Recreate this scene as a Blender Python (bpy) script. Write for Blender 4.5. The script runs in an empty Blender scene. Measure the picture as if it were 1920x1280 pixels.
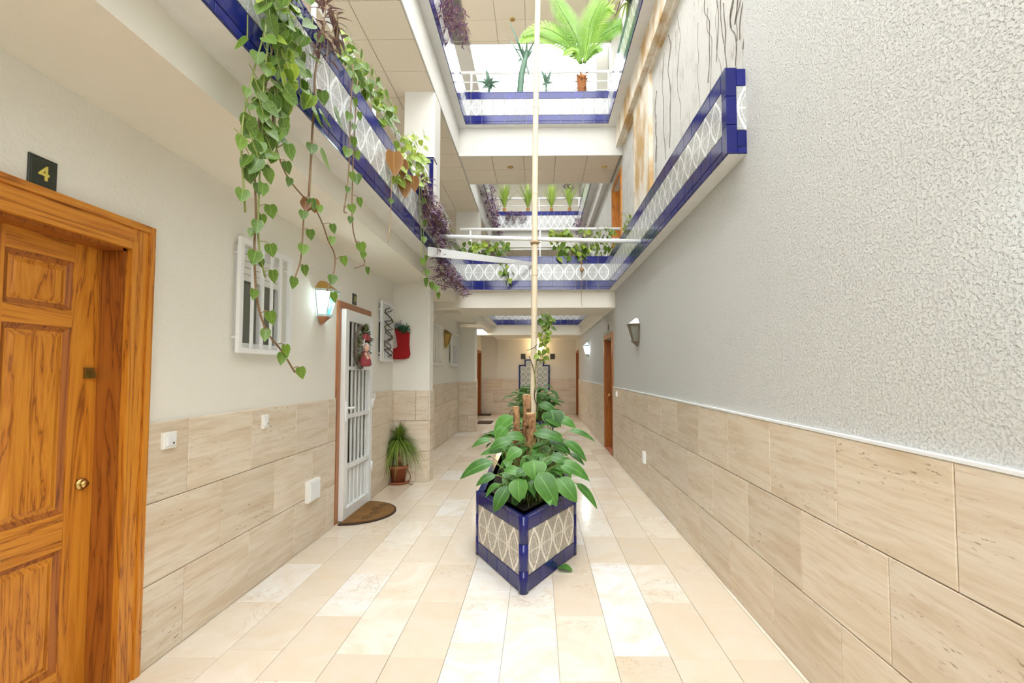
import bpy, math, random
from mathutils import Vector, Matrix

# ------------------------------------------------------------------ camera, sky, exposure
SC = bpy.context.scene
COL = SC.collection
CAM_H = 1.465
FPX, PPX, PPY = 870.0, 995.0, 655.5
TILT, YAW = math.radians(2.6), math.radians(0.92)
cd = bpy.data.cameras.new('camera')
cam = bpy.data.objects.new('camera', cd)
COL.objects.link(cam)
cam.location = (0, 0, CAM_H)
cam.rotation_euler = (math.pi / 2 + TILT, 0, YAW)
cd.sensor_width = 36.0
cd.lens = FPX * 36.0 / 1920.0
cd.shift_x = (960.0 - PPX) / 1920.0
cd.shift_y = (PPY - 640.0) / 1920.0
cd.clip_start = 0.05
SC.camera = cam

world = bpy.data.worlds.new('sky')
SC.world = world
world.use_nodes = True
bg = world.node_tree.nodes['Background']
bg.inputs[0].default_value = (0.96, 0.985, 1.0, 1)
bg.inputs[1].default_value = 3.2

SC.view_settings.view_transform = 'Standard'
SC.view_settings.look = 'None'
SC.view_settings.gamma = 1.0
SC.view_settings.use_curve_mapping = False
SC.view_settings.exposure = 1.24

# pixel (1920 x 1280 frame) to a point on a wall / cross plane / level plane of the place
_f = Vector((-math.sin(YAW) * math.cos(TILT), math.cos(YAW) * math.cos(TILT), math.sin(TILT)))
_r = Vector((math.cos(YAW), math.sin(YAW), 0))
_u = _r.cross(_f)
def ray(px, py): return _f + _r * ((px - PPX) / FPX) - _u * ((py - PPY) / FPX)
O = Vector((0, 0, CAM_H))
def on_x(px, py, X): d = ray(px, py); return O + d * (X / d.x)
def on_y(px, py, Y): d = ray(px, py); return O + d * (Y / d.y)
def on_z(px, py, Z): d = ray(px, py); return O + d * ((Z - CAM_H) / d.z)

RND = random.Random(7)
R = math.radians

# ------------------------------------------------------------------ materials
def newmat(name):
    m = bpy.data.materials.new(name)
    m.use_nodes = True
    nt = m.node_tree
    return m, nt, nt.nodes['Principled BSDF']

def nd(nt, kind, props=None, **ins):
    n = nt.nodes.new(kind)
    for k, v in (props or {}).items():
        setattr(n, k, v)
    for k, v in ins.items():
        key = int(k[1:]) if k[0] == 'i' and k[1:].isdigit() else k.replace('_', ' ')
        s = n.inputs[key]
        if isinstance(v, bpy.types.NodeSocket):
            nt.links.new(v, s)
        else:
            s.default_value = v
    return n

def c4(c): return (c[0], c[1], c[2], 1.0)

def mth(nt, op, a, b=None, clamp=False):
    n = nt.nodes.new('ShaderNodeMath')
    n.operation = op
    n.use_clamp = clamp
    for i, v in enumerate((a, b)):
        if v is None: continue
        if isinstance(v, bpy.types.NodeSocket): nt.links.new(v, n.inputs[i])
        else: n.inputs[i].default_value = v
    return n.outputs[0]

def ramp(nt, fac, stops):
    n = nt.nodes.new('ShaderNodeValToRGB')
    nt.links.new(fac, n.inputs[0])
    e = n.color_ramp.elements
    while len(e) < len(stops): e.new(0.5)
    for el, (p, c) in zip(e, stops):
        el.position = p
        el.color = c4(c) if len(c) == 3 else c
    return n.outputs[0]

def mixc(nt, fac, a, b, mode='MIX'):
    n = nt.nodes.new('ShaderNodeMix')
    n.data_type = 'RGBA'
    n.blend_type = mode
    for s, v in ((n.inputs[0], fac), (n.inputs[6], a), (n.inputs[7], b)):
        if isinstance(v, bpy.types.NodeSocket): nt.links.new(v, s)
        elif isinstance(v, tuple): s.default_value = c4(v)
        else: s.default_value = v
    return n.outputs[2]

def coords(nt, scale=(1, 1, 1), kind='Object', shuffle=False):
    tc = nt.nodes.new('ShaderNodeTexCoord')
    v = tc.outputs[kind]
    if shuffle:
        oi = nt.nodes.new('ShaderNodeObjectInfo')
        off = nd(nt, 'ShaderNodeCombineXYZ', None, X=mth(nt, 'MULTIPLY', oi.outputs['Random'], 37.0),
                 Y=mth(nt, 'MULTIPLY', oi.outputs['Random'], 91.0), Z=mth(nt, 'MULTIPLY', oi.outputs['Random'], 53.0))
        v = nd(nt, 'ShaderNodeVectorMath', {'operation': 'ADD'}, i0=v, i1=off.outputs[0]).outputs[0]
    mp = nd(nt, 'ShaderNodeMapping', None, Vector=v, Scale=scale)
    return mp.outputs[0]

def noise(nt, vec, scale, detail=4.0, rough=0.55, dist=0.0):
    n = nd(nt, 'ShaderNodeTexNoise', None, Vector=vec, Scale=scale, Detail=detail, Roughness=rough, Distortion=dist)
    return n.outputs['Fac']

def bump(nt, bsdf, h, strength=0.3, dist=0.01):
    b = nd(nt, 'ShaderNodeBump', None, Height=h, Strength=strength, Distance=dist)
    nt.links.new(b.outputs[0], bsdf.inputs['Normal'])

def plain(name, col, rough=0.5, metal=0.0, var=0.06, spec=0.5, coat=0.0):
    m, nt, b = newmat(name)
    v = coords(nt)
    f = noise(nt, v, 9.0, 3.0)
    dk = tuple(max(0, c * (1 - var * 2)) for c in col)
    lt = tuple(min(1, c * (1 + var)) for c in col)
    nt.links.new(mixc(nt, f, dk, lt), b.inputs['Base Color'])
    b.inputs['Roughness'].default_value = rough
    b.inputs['Metallic'].default_value = metal
    b.inputs['Specular IOR Level'].default_value = spec
    b.inputs['Coat Weight'].default_value = coat
    return m

def plaster(name, col, relief=0.25, scale=70.0, dirt=0.05):
    m, nt, b = newmat(name)
    v = coords(nt)
    big = noise(nt, v, 0.9, 4.0)
    c = mixc(nt, big, tuple(x * (1 - dirt) for x in col), col)
    spk = ramp(nt, noise(nt, v, 23.0, 2.0), [(0.70, (0, 0, 0)), (0.78, (1, 1, 1))])
    c = mixc(nt, mth(nt, 'MULTIPLY', spk, 0.10), c, tuple(x * 0.55 for x in col))
    nt.links.new(c, b.inputs['Base Color'])
    b.inputs['Roughness'].default_value = 0.85
    h = noise(nt, v, scale, 5.0, 0.6)
    bump(nt, b, h, relief, 0.012)
    return m

def stucco(name, col):
    m, nt, b = newmat(name)
    v = coords(nt)
    big = noise(nt, v, 0.7, 3.0)
    c = mixc(nt, big, tuple(x * 0.94 for x in col), col)
    n1 = noise(nt, v, 90.0, 3.0, 0.55, 0.3)
    pit_shade = ramp(nt, n1, [(0.30, (1, 1, 1)), (0.42, (0, 0, 0))])
    c = mixc(nt, mth(nt, 'MULTIPLY', pit_shade, 0.30), c, tuple(x * 0.6 for x in col))  # pit shade put into the colour, following the low spots of the bump
    nt.links.new(c, b.inputs['Base Color'])
    b.inputs['Roughness'].default_value = 0.8
    h = mth(nt, 'MINIMUM', n1, 0.52)
    bump(nt, b, h, 0.9, 0.024)
    return m

def peeling(name, col, stain, k=1.0):
    m, nt, b = newmat(name)
    v = coords(nt)
    n1 = noise(nt, coords(nt, (1, 1, 0.55)), 2.6 * k, 6.0, 0.6)
    f = ramp(nt, n1, [(0.44, (0, 0, 0)), (0.60, (1, 1, 1))])
    c = mixc(nt, f, col, stain)
    n2 = noise(nt, v, 9.0 * k, 6.0, 0.7)
    f2 = ramp(nt, n2, [(0.64, (0, 0, 0)), (0.68, (1, 1, 1))])
    c = mixc(nt, mth(nt, 'MULTIPLY', f2, 0.5), c, tuple(x * 0.45 for x in stain))
    nt.links.new(c, b.inputs['Base Color'])
    b.inputs['Roughness'].default_value = 0.9
    bump(nt, b, n1, 0.4, 0.03)
    return m

def rooty(name, col):
    # old plaster with dry root traces running up it
    m, nt, b = newmat(name)
    v = coords(nt, (1, 9.0, 0.55))
    n1 = noise(nt, v, 2.4, 5.0, 0.55, 1.2)
    band = mth(nt, 'ABSOLUTE', mth(nt, 'SUBTRACT', n1, 0.5))
    f = ramp(nt, band, [(0.0, (1, 1, 1)), (0.022, (0, 0, 0))])
    msk = ramp(nt, noise(nt, coords(nt), 3.2, 3.0), [(0.46, (0, 0, 0)), (0.6, (1, 1, 1))])
    c0 = mixc(nt, noise(nt, coords(nt), 1.2, 4.0), tuple(x * 0.9 for x in col), col)
    c = mixc(nt, mth(nt, 'MULTIPLY', mth(nt, 'MULTIPLY', f, msk), 0.8), c0, (0.20, 0.12, 0.07))
    nt.links.new(c, b.inputs['Base Color'])
    b.inputs['Roughness'].default_value = 0.9
    bump(nt, b, noise(nt, coords(nt), 30.0, 4.0), 0.4, 0.015)
    return m

def travertine():
    m, nt, b = newmat('travertine')
    v1 = coords(nt, (0.8, 3.0, 7.0), shuffle=True)
    v2 = coords(nt, (20.0, 30.0, 85.0), shuffle=True)
    v3 = coords(nt, (2.2, 9.0, 34.0), shuffle=True)
    n1 = noise(nt, v1, 1.6, 7.0, 0.62, 0.8)
    c = ramp(nt, n1, [(0.25, (0.62, 0.49, 0.34)), (0.45, (0.74, 0.63, 0.49)), (0.60, (0.81, 0.72, 0.60)), (0.78, (0.67, 0.55, 0.41))])
    n3 = noise(nt, v3, 1.5, 4.0, 0.6, 0.5)
    c = mixc(nt, ramp(nt, n3, [(0.50, (0, 0, 0)), (0.72, (0.55, 0.55, 0.55))]), c, (0.58, 0.43, 0.28))
    oi = nt.nodes.new('ShaderNodeObjectInfo')
    tint = ramp(nt, oi.outputs['Random'], [(0.0, (0.88, 0.86, 0.83)), (0.5, (1.0, 0.99, 0.97)), (1.0, (0.93, 0.92, 0.91))])
    c = mixc(nt, 1.0, c, tint, 'MULTIPLY')
    n2 = noise(nt, v2, 1.0, 3.0, 0.6)
    pit = ramp(nt, n2, [(0.62, (0, 0, 0)), (0.69, (1, 1, 1))])
    msk = ramp(nt, noise(nt, v1, 0.9, 2.0), [(0.48, (0, 0, 0)), (0.62, (1, 1, 1))])
    c = mixc(nt, mth(nt, 'MULTIPLY', mth(nt, 'MULTIPLY', pit, msk), 0.75), c, (0.24, 0.15, 0.08))
    nt.links.new(c, b.inputs['Base Color'])
    b.inputs['Roughness'].default_value = 0.42
    bump(nt, b, mth(nt, 'SUBTRACT', 1.0, mth(nt, 'MULTIPLY', pit, msk)), 0.25, 0.004)
    return m

def marble():
    m, nt, b = newmat('cream_marble')
    v = coords(nt, (1, 1, 1), shuffle=True)
    oi = nt.nodes.new('ShaderNodeObjectInfo')
    base = oi.outputs['Color']
    n1 = noise(nt, v, 2.6, 8.0, 0.65, 1.5)
    c = mixc(nt, ramp(nt, n1, [(0.40, (0, 0, 0)), (0.75, (0.75, 0.75, 0.75))]), base, (0.68, 0.54, 0.37))
    n2 = noise(nt, v, 3.4, 6.0, 0.6, 2.5)
    band = mth(nt, 'ABSOLUTE', mth(nt, 'SUBTRACT', n2, 0.5))
    f = ramp(nt, band, [(0.0, (1, 1, 1)), (0.018, (0, 0, 0))])
    msk = ramp(nt, noise(nt, v, 1.6, 2.0), [(0.52, (0, 0, 0)), (0.66, (1, 1, 1))])
    c = mixc(nt, mth(nt, 'MULTIPLY', mth(nt, 'MULTIPLY', f, msk), 0.55), c, (0.42, 0.26, 0.12))
    nt.links.new(c, b.inputs['Base Color'])
    b.inputs['Roughness'].default_value = 0.16
    b.inputs['Specular IOR Level'].default_value = 0.5
    return m

def glaze(name, col, rough=0.12):
    m, nt, b = newmat(name)
    oi = nt.nodes.new('ShaderNodeObjectInfo')
    c = ramp(nt, oi.outputs['Random'], [(0.0, tuple(x * 0.7 for x in col)), (0.5, col), (1.0, tuple(min(1, x * 1.35 + 0.004) for x in col))])
    c = mixc(nt, noise(nt, coords(nt, shuffle=True), 14.0, 3.0), c, tuple(x * 0.75 for x in col))
    nt.links.new(c, b.inputs['Base Color'])
    b.inputs['Roughness'].default_value = rough
    b.inputs['Specular IOR Level'].default_value = 0.55
    return m

def ogee(name, white, lace, rough=0.16):
    # printed ceramic: white ogee lattice over a grey lace ground
    m, nt, b = newmat(name)
    tc = nt.nodes.new('ShaderNodeTexCoord')
    sx = nd(nt, 'ShaderNodeSeparateXYZ', None, i0=tc.outputs['UV'])
    u, v = sx.outputs[0], sx.outputs[1]
    d = mth(nt, 'ABSOLUTE', mth(nt, 'SUBTRACT', mth(nt, 'MULTIPLY', u, 2.0), 1.0))
    s = mth(nt, 'SINE', mth(nt, 'MULTIPLY', v, math.pi))
    s = mth(nt, 'MULTIPLY', mth(nt, 'POWER', s, 1.25), 0.86)
    wob = nd(nt, 'ShaderNodeMapping', None, Vector=tc.outputs['UV'], Scale=(7.0, 11.0, 1.0))
    wv = mth(nt, 'MULTIPLY', mth(nt, 'SUBTRACT', noise(nt, wob.outputs[0], 1.0, 2.0), 0.5), 0.30)
    df = mth(nt, 'ADD', mth(nt, 'SUBTRACT', s, d), wv)
    a = mth(nt, 'ABSOLUTE', df)
    line = ramp(nt, a, [(0.10, (1, 1, 1)), (0.16, (0, 0, 0))])
    ring = ramp(nt, mth(nt, 'ABSOLUTE', mth(nt, 'SUBTRACT', df, 0.42)), [(0.03, (1, 1, 1)), (0.07, (0, 0, 0))])
    cross = ramp(nt, mth(nt, 'ABSOLUTE', mth(nt, 'SUBTRACT', v, 0.5)), [(0.012, (0.6, 0.6, 0.6)), (0.03, (0, 0, 0))])
    vec = nd(nt, 'ShaderNodeMapping', None, Vector=tc.outputs['UV'], Scale=(9.0, 14.0, 1.0))
    vo = nd(nt, 'ShaderNodeTexVoronoi', {'feature': 'DISTANCE_TO_EDGE'}, Vector=vec.outputs[0], Scale=1.0)
    lacef = ramp(nt, vo.outputs['Distance'], [(0.05, (1, 1, 1)), (0.22, (0.15, 0.15, 0.15))])
    c = mixc(nt, lacef, tuple(x * 0.35 + y * 0.65 for x, y in zip(white, lace)), lace)
    c = mixc(nt, mth(nt, 'MULTIPLY', ring, 0.6), c, white)
    c = mixc(nt, cross, c, white)
    c = mixc(nt, line, c, white)
    nt.links.new(c, b.inputs['Base Color'])
    b.inputs['Roughness'].default_value = rough
    return m

def arabesque(name):
    m, nt, b = newmat(name)
    tc = nt.nodes.new('ShaderNodeTexCoord')
    sx = nd(nt, 'ShaderNodeSeparateXYZ', None, i0=tc.outputs['UV'])
    du = mth(nt, 'SUBTRACT', sx.outputs[0], 0.5); dv = mth(nt, 'SUBTRACT', sx.outputs[1], 0.5)
    r = mth(nt, 'SQRT', mth(nt, 'ADD', mth(nt, 'MULTIPLY', du, du), mth(nt, 'MULTIPLY', dv, dv)))
    c = ramp(nt, r, [(0.0, (0.55, 0.42, 0.12)), (0.08, (0.75, 0.75, 0.7)), (0.16, (0.10, 0.22, 0.16)), (0.22, (0.75, 0.75, 0.70)),
                     (0.34, (0.16, 0.25, 0.34)), (0.40, (0.75, 0.75, 0.7)), (0.55, (0.74, 0.74, 0.68)), (0.62, (0.13, 0.25, 0.20))])
    nt.links.new(c, b.inputs['Base Color'])
    b.inputs['Roughness'].default_value = 0.2
    return m

def wood(name, axis, dark=(0.20, 0.05, 0.006), mid=(0.53, 0.18, 0.014), light=(0.70, 0.29, 0.030)):
    # axis: the direction the grain runs along
    m, nt, b = newmat(name)
    sc = [1.0, 1.0, 1.0]
    sc = [0.30 if i == axis else 5.0 for i in range(3)]
    v = coords(nt, tuple(sc), shuffle=True)
    n1 = noise(nt, v, 1.6, 5.0, 0.6, 0.6)
    rings = mth(nt, 'FRACT', mth(nt, 'MULTIPLY', n1, 9.0))
    c = ramp(nt, rings, [(0.0, mid), (0.45, light), (0.80, mid), (0.93, dark), (1.0, mid)])
    fine = noise(nt, coords(nt, tuple(2.0 if i == axis else 70.0 for i in range(3))), 1.0, 3.0)
    c = mixc(nt, mth(nt, 'MULTIPLY', fine, 0.35), c, mid)
    nt.links.new(c, b.inputs['Base Color'])
    b.inputs['Roughness'].default_value = 0.38
    return m

def leafmat(name, dark, light, edge=None, rough=0.38, var=True):
    m, nt, b = newmat(name)
    oi = nt.nodes.new('ShaderNodeObjectInfo')
    n1 = noise(nt, coords(nt, shuffle=True), 16.0, 4.0)
    f = mth(nt, 'ADD', mth(nt, 'MULTIPLY', n1, 0.6), mth(nt, 'MULTIPLY', oi.outputs['Random'], 0.5), True)
    c = ramp(nt, f, [(0.2, dark), (0.85, light)])
    if edge:
        n2 = noise(nt, coords(nt, shuffle=True), 30.0, 3.0, 0.6, 1.0)
        c = mixc(nt, mth(nt, 'MULTIPLY', ramp(nt, n2, [(0.56, (0, 0, 0)), (0.64, (1, 1, 1))]), 0.75), c, edge)
    at = nd(nt, 'ShaderNodeAttribute', {'attribute_name': 'rib'})
    rib = at.outputs['Fac']
    vein = ramp(nt, rib, [(0.90, (0, 0, 0)), (0.97, (1, 1, 1))])
    rim = ramp(nt, rib, [(0.03, (1, 1, 1)), (0.12, (0, 0, 0))])
    pale = tuple(min(1.0, x * 1.7 + 0.05) for x in light)
    c = mixc(nt, mth(nt, 'MULTIPLY', mth(nt, 'ADD', vein, rim, True), 0.45), c, pale)
    nt.links.new(c, b.inputs['Base Color'])
    b.inputs['Roughness'].default_value = rough
    tr = nd(nt, 'ShaderNodeBsdfTranslucent', None, Color=c)
    mx = nd(nt, 'ShaderNodeMixShader', None, i0=0.28, i1=b.outputs[0], i2=tr.outputs[0])
    nt.links.new(mx.outputs[0], nt.nodes['Material Output'].inputs[0])
    return m

def glow(name, col, strength):
    m, nt, b = newmat(name)
    e = nd(nt, 'ShaderNodeEmission', None, Color=c4(col), Strength=strength)
    nt.links.new(e.outputs[0], nt.nodes['Material Output'].inputs[0])
    return m

def pane(name, col, clear=0.5, rough=0.1):
    m, nt, b = newmat(name)
    b.inputs['Base Color'].default_value = c4(col)
    b.inputs['Roughness'].default_value = rough
    t1 = nd(nt, 'ShaderNodeBsdfTransparent', None, Color=c4(tuple(0.35 + 0.65 * x for x in col)))
    t2 = nd(nt, 'ShaderNodeBsdfTranslucent', None, Color=c4(col))
    mx = nd(nt, 'ShaderNodeMixShader', None, i0=0.5, i1=b.outputs[0], i2=t2.outputs[0])
    mx2 = nd(nt, 'ShaderNodeMixShader', None, i0=clear, i1=mx.outputs[0], i2=t1.outputs[0])
    nt.links.new(mx2.outputs[0], nt.nodes['Material Output'].inputs[0])
    return m

M = {}
M['stucco'] = stucco('rough_stucco', (0.66, 0.66, 0.635))
M['plaster'] = plaster('left_plaster', (0.86, 0.835, 0.755), 0.3, 55.0)
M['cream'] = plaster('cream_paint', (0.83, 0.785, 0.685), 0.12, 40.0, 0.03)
M['cream_dim'] = plaster('dimmed_cream_paint', (0.66, 0.645, 0.595), 0.12, 40.0, 0.03)  # cream darkened in colour to offset the strong skylight on upper parts
M['upper'] = rooty('root_marked_plaster', (0.66, 0.65, 0.61))
M['peel'] = peeling('peeling_paint', (0.80, 0.74, 0.62), (0.55, 0.36, 0.16))
M['panel'] = plaster('ceiling_panel', (0.78, 0.685, 0.55), 0.15, 90.0, 0.02)
M['gap'] = plain('panel_joint', (0.42, 0.36, 0.29), 0.9)
M['trav'] = travertine()
M['joint'] = plain('stone_joint', (0.36, 0.26, 0.16), 0.9)
M['marble'] = marble()
M['floorjoint'] = plain('floor_joint', (0.60, 0.51, 0.39), 0.8)
M['grout'] = plain('white_grout', (0.78, 0.77, 0.74), 0.8)
M['blue'] = glaze('cobalt_glaze', (0.006, 0.010, 0.15))
M['ogee'] = ogee('ogee_tile', (0.74, 0.755, 0.76), (0.36, 0.36, 0.34))
M['ogee_warm'] = ogee('ogee_tile_planter', (0.78, 0.74, 0.66), (0.34, 0.31, 0.26))
M['arab'] = arabesque('arabesque_tile')
M['wood_v'] = wood('orange_wood_upright', 2)
M['wood_h'] = wood('orange_wood_level', 1)
M['wood_dk'] = wood('brown_wood', 2, (0.14, 0.035, 0.006), (0.34, 0.10, 0.012), (0.42, 0.14, 0.02))
M['casing'] = wood('red_brown_wood', 2, (0.26, 0.09, 0.03), (0.40, 0.15, 0.05), (0.47, 0.20, 0.07))
M['white'] = plain('white_paint', (0.84, 0.85, 0.85), 0.35, 0, 0.02)
M['whitemetal'] = plain('white_enamel', (0.86, 0.87, 0.86), 0.3, 0, 0.02)
M['plastic'] = plain('white_plastic', (0.86, 0.85, 0.80), 0.35, 0, 0.02)
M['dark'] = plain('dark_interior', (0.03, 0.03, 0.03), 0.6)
M['greenish'] = plain('dark_green_curtain', (0.012, 0.045, 0.028), 0.6)
M['greydoor'] = plain('grey_door', (0.42, 0.40, 0.37), 0.5)
M['shadowdoor'] = plain('shaded_inner_door', (0.10, 0.075, 0.055), 0.5)  # dark colour stands in for the shade behind the gate bars
M['windowglass'] = pane('window_glass', (0.06, 0.07, 0.07), 0.55, 0.05)
M['brass'] = plain('brass', (0.72, 0.52, 0.20), 0.28, 1.0)
M['oldbrass'] = plain('dark_brass', (0.30, 0.24, 0.09), 0.4, 1.0)
M['bronze'] = plain('bronze', (0.17, 0.13, 0.09), 0.45, 0.6)
M['copper'] = plain('copper', (0.42, 0.20, 0.10), 0.4, 0.7)
M['plate'] = plain('black_plate', (0.030, 0.034, 0.020), 0.35)
M['gold'] = plain('gold_paint', (0.72, 0.60, 0.12), 0.4)
M['glasswhite'] = pane('opal_glass', (0.92, 0.94, 0.92), 0.45)
M['glassgreen'] = pane('teal_glass', (0.02, 0.55, 0.38), 0.35)
M['glassamber'] = pane('amber_glass', (0.95, 0.68, 0.22), 0.35)
M['glassclear'] = pane('dusty_glass', (0.50, 0.52, 0.44), 0.35)
M['bulb'] = glow('lit_bulb', (0.86, 0.95, 1.0), 7.0)
M['bulbwarm'] = glow('lit_warm_bulb', (1.0, 0.72, 0.36), 10.0)
M['tube'] = glow('lit_tube', (1.0, 0.95, 0.86), 5.0)
M['terra'] = plain('terracotta', (0.36, 0.11, 0.045), 0.6)
M['soil'] = plain('soil', (0.035, 0.024, 0.016), 0.95)
M['bark'] = peeling('cut_trunk_bark', (0.40, 0.22, 0.10), (0.16, 0.07, 0.028), 9.0)
M['barklight'] = plain('cut_trunk_end', (0.66, 0.44, 0.24), 0.8)
M['cycbark'] = plain('cycad_bark', (0.30, 0.11, 0.03), 0.9, 0, 0.3)
M['cane'] = plain('pale_cane', (0.80, 0.66, 0.47), 0.5, 0, 0.08)
M['lily'] = leafmat('lily_leaf', (0.028, 0.105, 0.014), (0.13, 0.33, 0.055))
M['pothos'] = leafmat('pothos_leaf', (0.028, 0.085, 0.008), (0.13, 0.24, 0.020), (0.40, 0.46, 0.08))
M['pothosy'] = leafmat('yellow_pothos_leaf', (0.10, 0.22, 0.015), (0.36, 0.46, 0.05), (0.60, 0.62, 0.16))
M['brownleaf'] = leafmat('withered_leaf', (0.15, 0.06, 0.015), (0.32, 0.15, 0.035))
M['stemg'] = plain('green_stem', (0.22, 0.26, 0.06), 0.5)
M['stemb'] = plain('brown_stem', (0.22, 0.13, 0.06), 0.6)
M['mauve'] = leafmat('dry_mauve_leaf', (0.10, 0.05, 0.045), (0.26, 0.16, 0.13))
M['purple'] = leafmat('purple_leaf', (0.050, 0.016, 0.050), (0.20, 0.085, 0.17))
M['palm'] = leafmat('palm_leaf', (0.09, 0.17, 0.02), (0.34, 0.46, 0.07))
M['cyc'] = leafmat('cycad_leaf', (0.06, 0.19, 0.015), (0.30, 0.50, 0.05))
M['agave'] = leafmat('agave_leaf', (0.025, 0.07, 0.045), (0.10, 0.19, 0.12))
M['mat'] = plain('coir', (0.22, 0.105, 0.025), 0.95, 0, 0.25)
M['matedge'] = plain('coir_edge', (0.05, 0.025, 0.012), 0.9)
M['red'] = plain('red_felt', (0.34, 0.006, 0.008), 0.9, 0, 0.1)
M['tinsel'] = plain('green_tinsel', (0.005, 0.11, 0.035), 0.5, 0, 0.2)
M['silver'] = plain('silver_tinsel', (0.45, 0.55, 0.55), 0.3, 0.3)
M['twig'] = plain('twigs', (0.17, 0.13, 0.10), 0.9, 0, 0.2)
M['moss'] = leafmat('wreath_greens', (0.05, 0.07, 0.01), (0.17, 0.18, 0.04))
M['skin'] = plain('doll_face', (0.75, 0.45, 0.34), 0.7)
M['fluff'] = plain('white_wool', (0.75, 0.70, 0.66), 0.95)
M['check'] = plain('dusty_red_cloth', (0.40, 0.07, 0.08), 0.9, 0, 0.25)
M['wire'] = plain('dark_wire', (0.03, 0.03, 0.025), 0.6)
M['string'] = plain('tan_string', (0.42, 0.28, 0.14), 0.8)

# ------------------------------------------------------------------ mesh helpers
ORG = {}
def origin(o): return ORG.get(o.name, Vector((0, 0, 0))) if o else Vector((0, 0, 0))

class MB:
    def __init__(s): s.v, s.f, s.rib = [], [], {}
    def add(s, vs, fs):
        n = len(s.v)
        s.v += [Vector(p) for p in vs]
        s.f += [tuple(n + i for i in f) for f in fs]
        return s
    def box(s, a, b):
        x0, y0, z0 = a; x1, y1, z1 = b
        return s.add([(x0, y0, z0), (x1, y0, z0), (x1, y1, z0), (x0, y1, z0), (x0, y0, z1), (x1, y0, z1), (x1, y1, z1), (x0, y1, z1)],
                     [(0, 3, 2, 1), (4, 5, 6, 7), (0, 1, 5, 4), (1, 2, 6, 5), (2, 3, 7, 6), (3, 0, 4, 7)])
    def tube(s, pts, rad, n=8, cap=True):
        pts = [Vector(p) for p in pts]
        if not hasattr(rad, '__len__'): rad = [rad] * len(pts)
        rings = []
        prev = None
        for i, p in enumerate(pts):
            d = (pts[min(i + 1, len(pts) - 1)] - pts[max(i - 1, 0)])
            d = d.normalized() if d.length > 1e-9 else Vector((0, 0, 1))
            if prev is None:
                a = d.orthogonal().normalized()
            else:
                a = prev - d * prev.dot(d)
                a = a.normalized() if a.length > 1e-6 else d.orthogonal().normalized()
            prev = a
            b = d.cross(a)
            rings.append([p + (a * math.cos(2 * math.pi * k / n) + b * math.sin(2 * math.pi * k / n)) * rad[i] for k in range(n)])
        vs = [q for r in rings for q in r]
        fs = []
        for i in range(len(rings) - 1):
            for k in range(n):
                k2 = (k + 1) % n
                fs.append((i * n + k, i * n + k2, (i + 1) * n + k2, (i + 1) * n + k))
        if cap:
            fs.append(tuple(range(n - 1, -1, -1)))
            m = (len(rings) - 1) * n
            fs.append(tuple(range(m, m + n)))
        return s.add(vs, fs)
    def lathe(s, c, prof, n=16):
        c = Vector(c)
        vs, fs = [], []
        for r, z in prof:
            vs += [c + Vector((r * math.cos(2 * math.pi * k / n), r * math.sin(2 * math.pi * k / n), z)) for k in range(n)]
        for i in range(len(prof) - 1):
            for k in range(n):
                k2 = (k + 1) % n
                fs.append((i * n + k, i * n + k2, (i + 1) * n + k2, (i + 1) * n + k))
        fs.append(tuple(range(n - 1, -1, -1)))
        m = (len(prof) - 1) * n
        fs.append(tuple(range(m, m + n)))
        return s.add(vs, fs)
    def ball(s, c, r, n=10, m=7):
        c = Vector(c)
        rx, ry, rz = r if hasattr(r, '__len__') else (r, r, r)
        vs, fs = [], []
        for i in range(m + 1):
            t = math.pi * i / m
            rr = max(math.sin(t), 0.001)
            vs += [c + Vector((rx * rr * math.cos(2 * math.pi * k / n), ry * rr * math.sin(2 * math.pi * k / n), -rz * math.cos(t))) for k in range(n)]
        for i in range(m):
            for k in range(n):
                k2 = (k + 1) % n
                fs.append((i * n + k, i * n + k2, (i + 1) * n + k2, (i + 1) * n + k))
        return s.add(vs, fs)
    def prism(s, poly, t0, t1, fn):
        # poly: 2-D outline; fn(a, b, t) gives the 3-D point
        n = len(poly)
        vs = [fn(a, b, t0) for a, b in poly] + [fn(a, b, t1) for a, b in poly]
        fs = [tuple(range(n - 1, -1, -1)), tuple(range(n, 2 * n))]
        fs += [(k, (k + 1) % n, n + (k + 1) % n, n + k) for k in range(n)]
        return s.add(vs, fs)
    def blade(s, A, B, w, nh, arch=0.0, fold=0.22, seg=6, shape='ovate', tipdrop=0.0):
        A, B, nh = Vector(A), Vector(B), Vector(nh)
        L = (B - A).length
        d0 = (B - A).normalized()
        side = d0.cross(nh)
        side = side.normalized() if side.length > 1e-6 else d0.orthogonal().normalized()
        nor = side.cross(d0).normalized()
        vs, fs = [], []
        n0 = len(s.v)
        for i in range(seg + 1):
            s.rib[n0 + i * 3] = 0.0; s.rib[n0 + i * 3 + 1] = 1.0; s.rib[n0 + i * 3 + 2] = 0.0
            t = i / seg
            c = A + (B - A) * t + nor * (arch * L * 4 * t * (1 - t)) + Vector((0, 0, -tipdrop * L * t * t))
            if shape == 'ovate': h = w * 0.5 * math.sin(math.pi * min(1, t ** 0.72)) ** 0.8 if 0 < t < 1 else 0.0
            elif shape == 'strap': h = w * 0.5 * (1 - t ** 2.2) * (0.55 + 0.45 * min(1, t * 4))
            else: h = w * 0.5 * math.sin(math.pi * t ** 0.6) if 0 < t < 1 else 0.0
            h = max(h, 0.0006)
            vs += [c - side * h + nor * (fold * h), c, c + side * h + nor * (fold * h)]
        for i in range(seg):
            a = i * 3
            fs += [(a, a + 1, a + 4, a + 3), (a + 1, a + 2, a + 5, a + 4)]
        return s.add(vs, fs)
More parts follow.
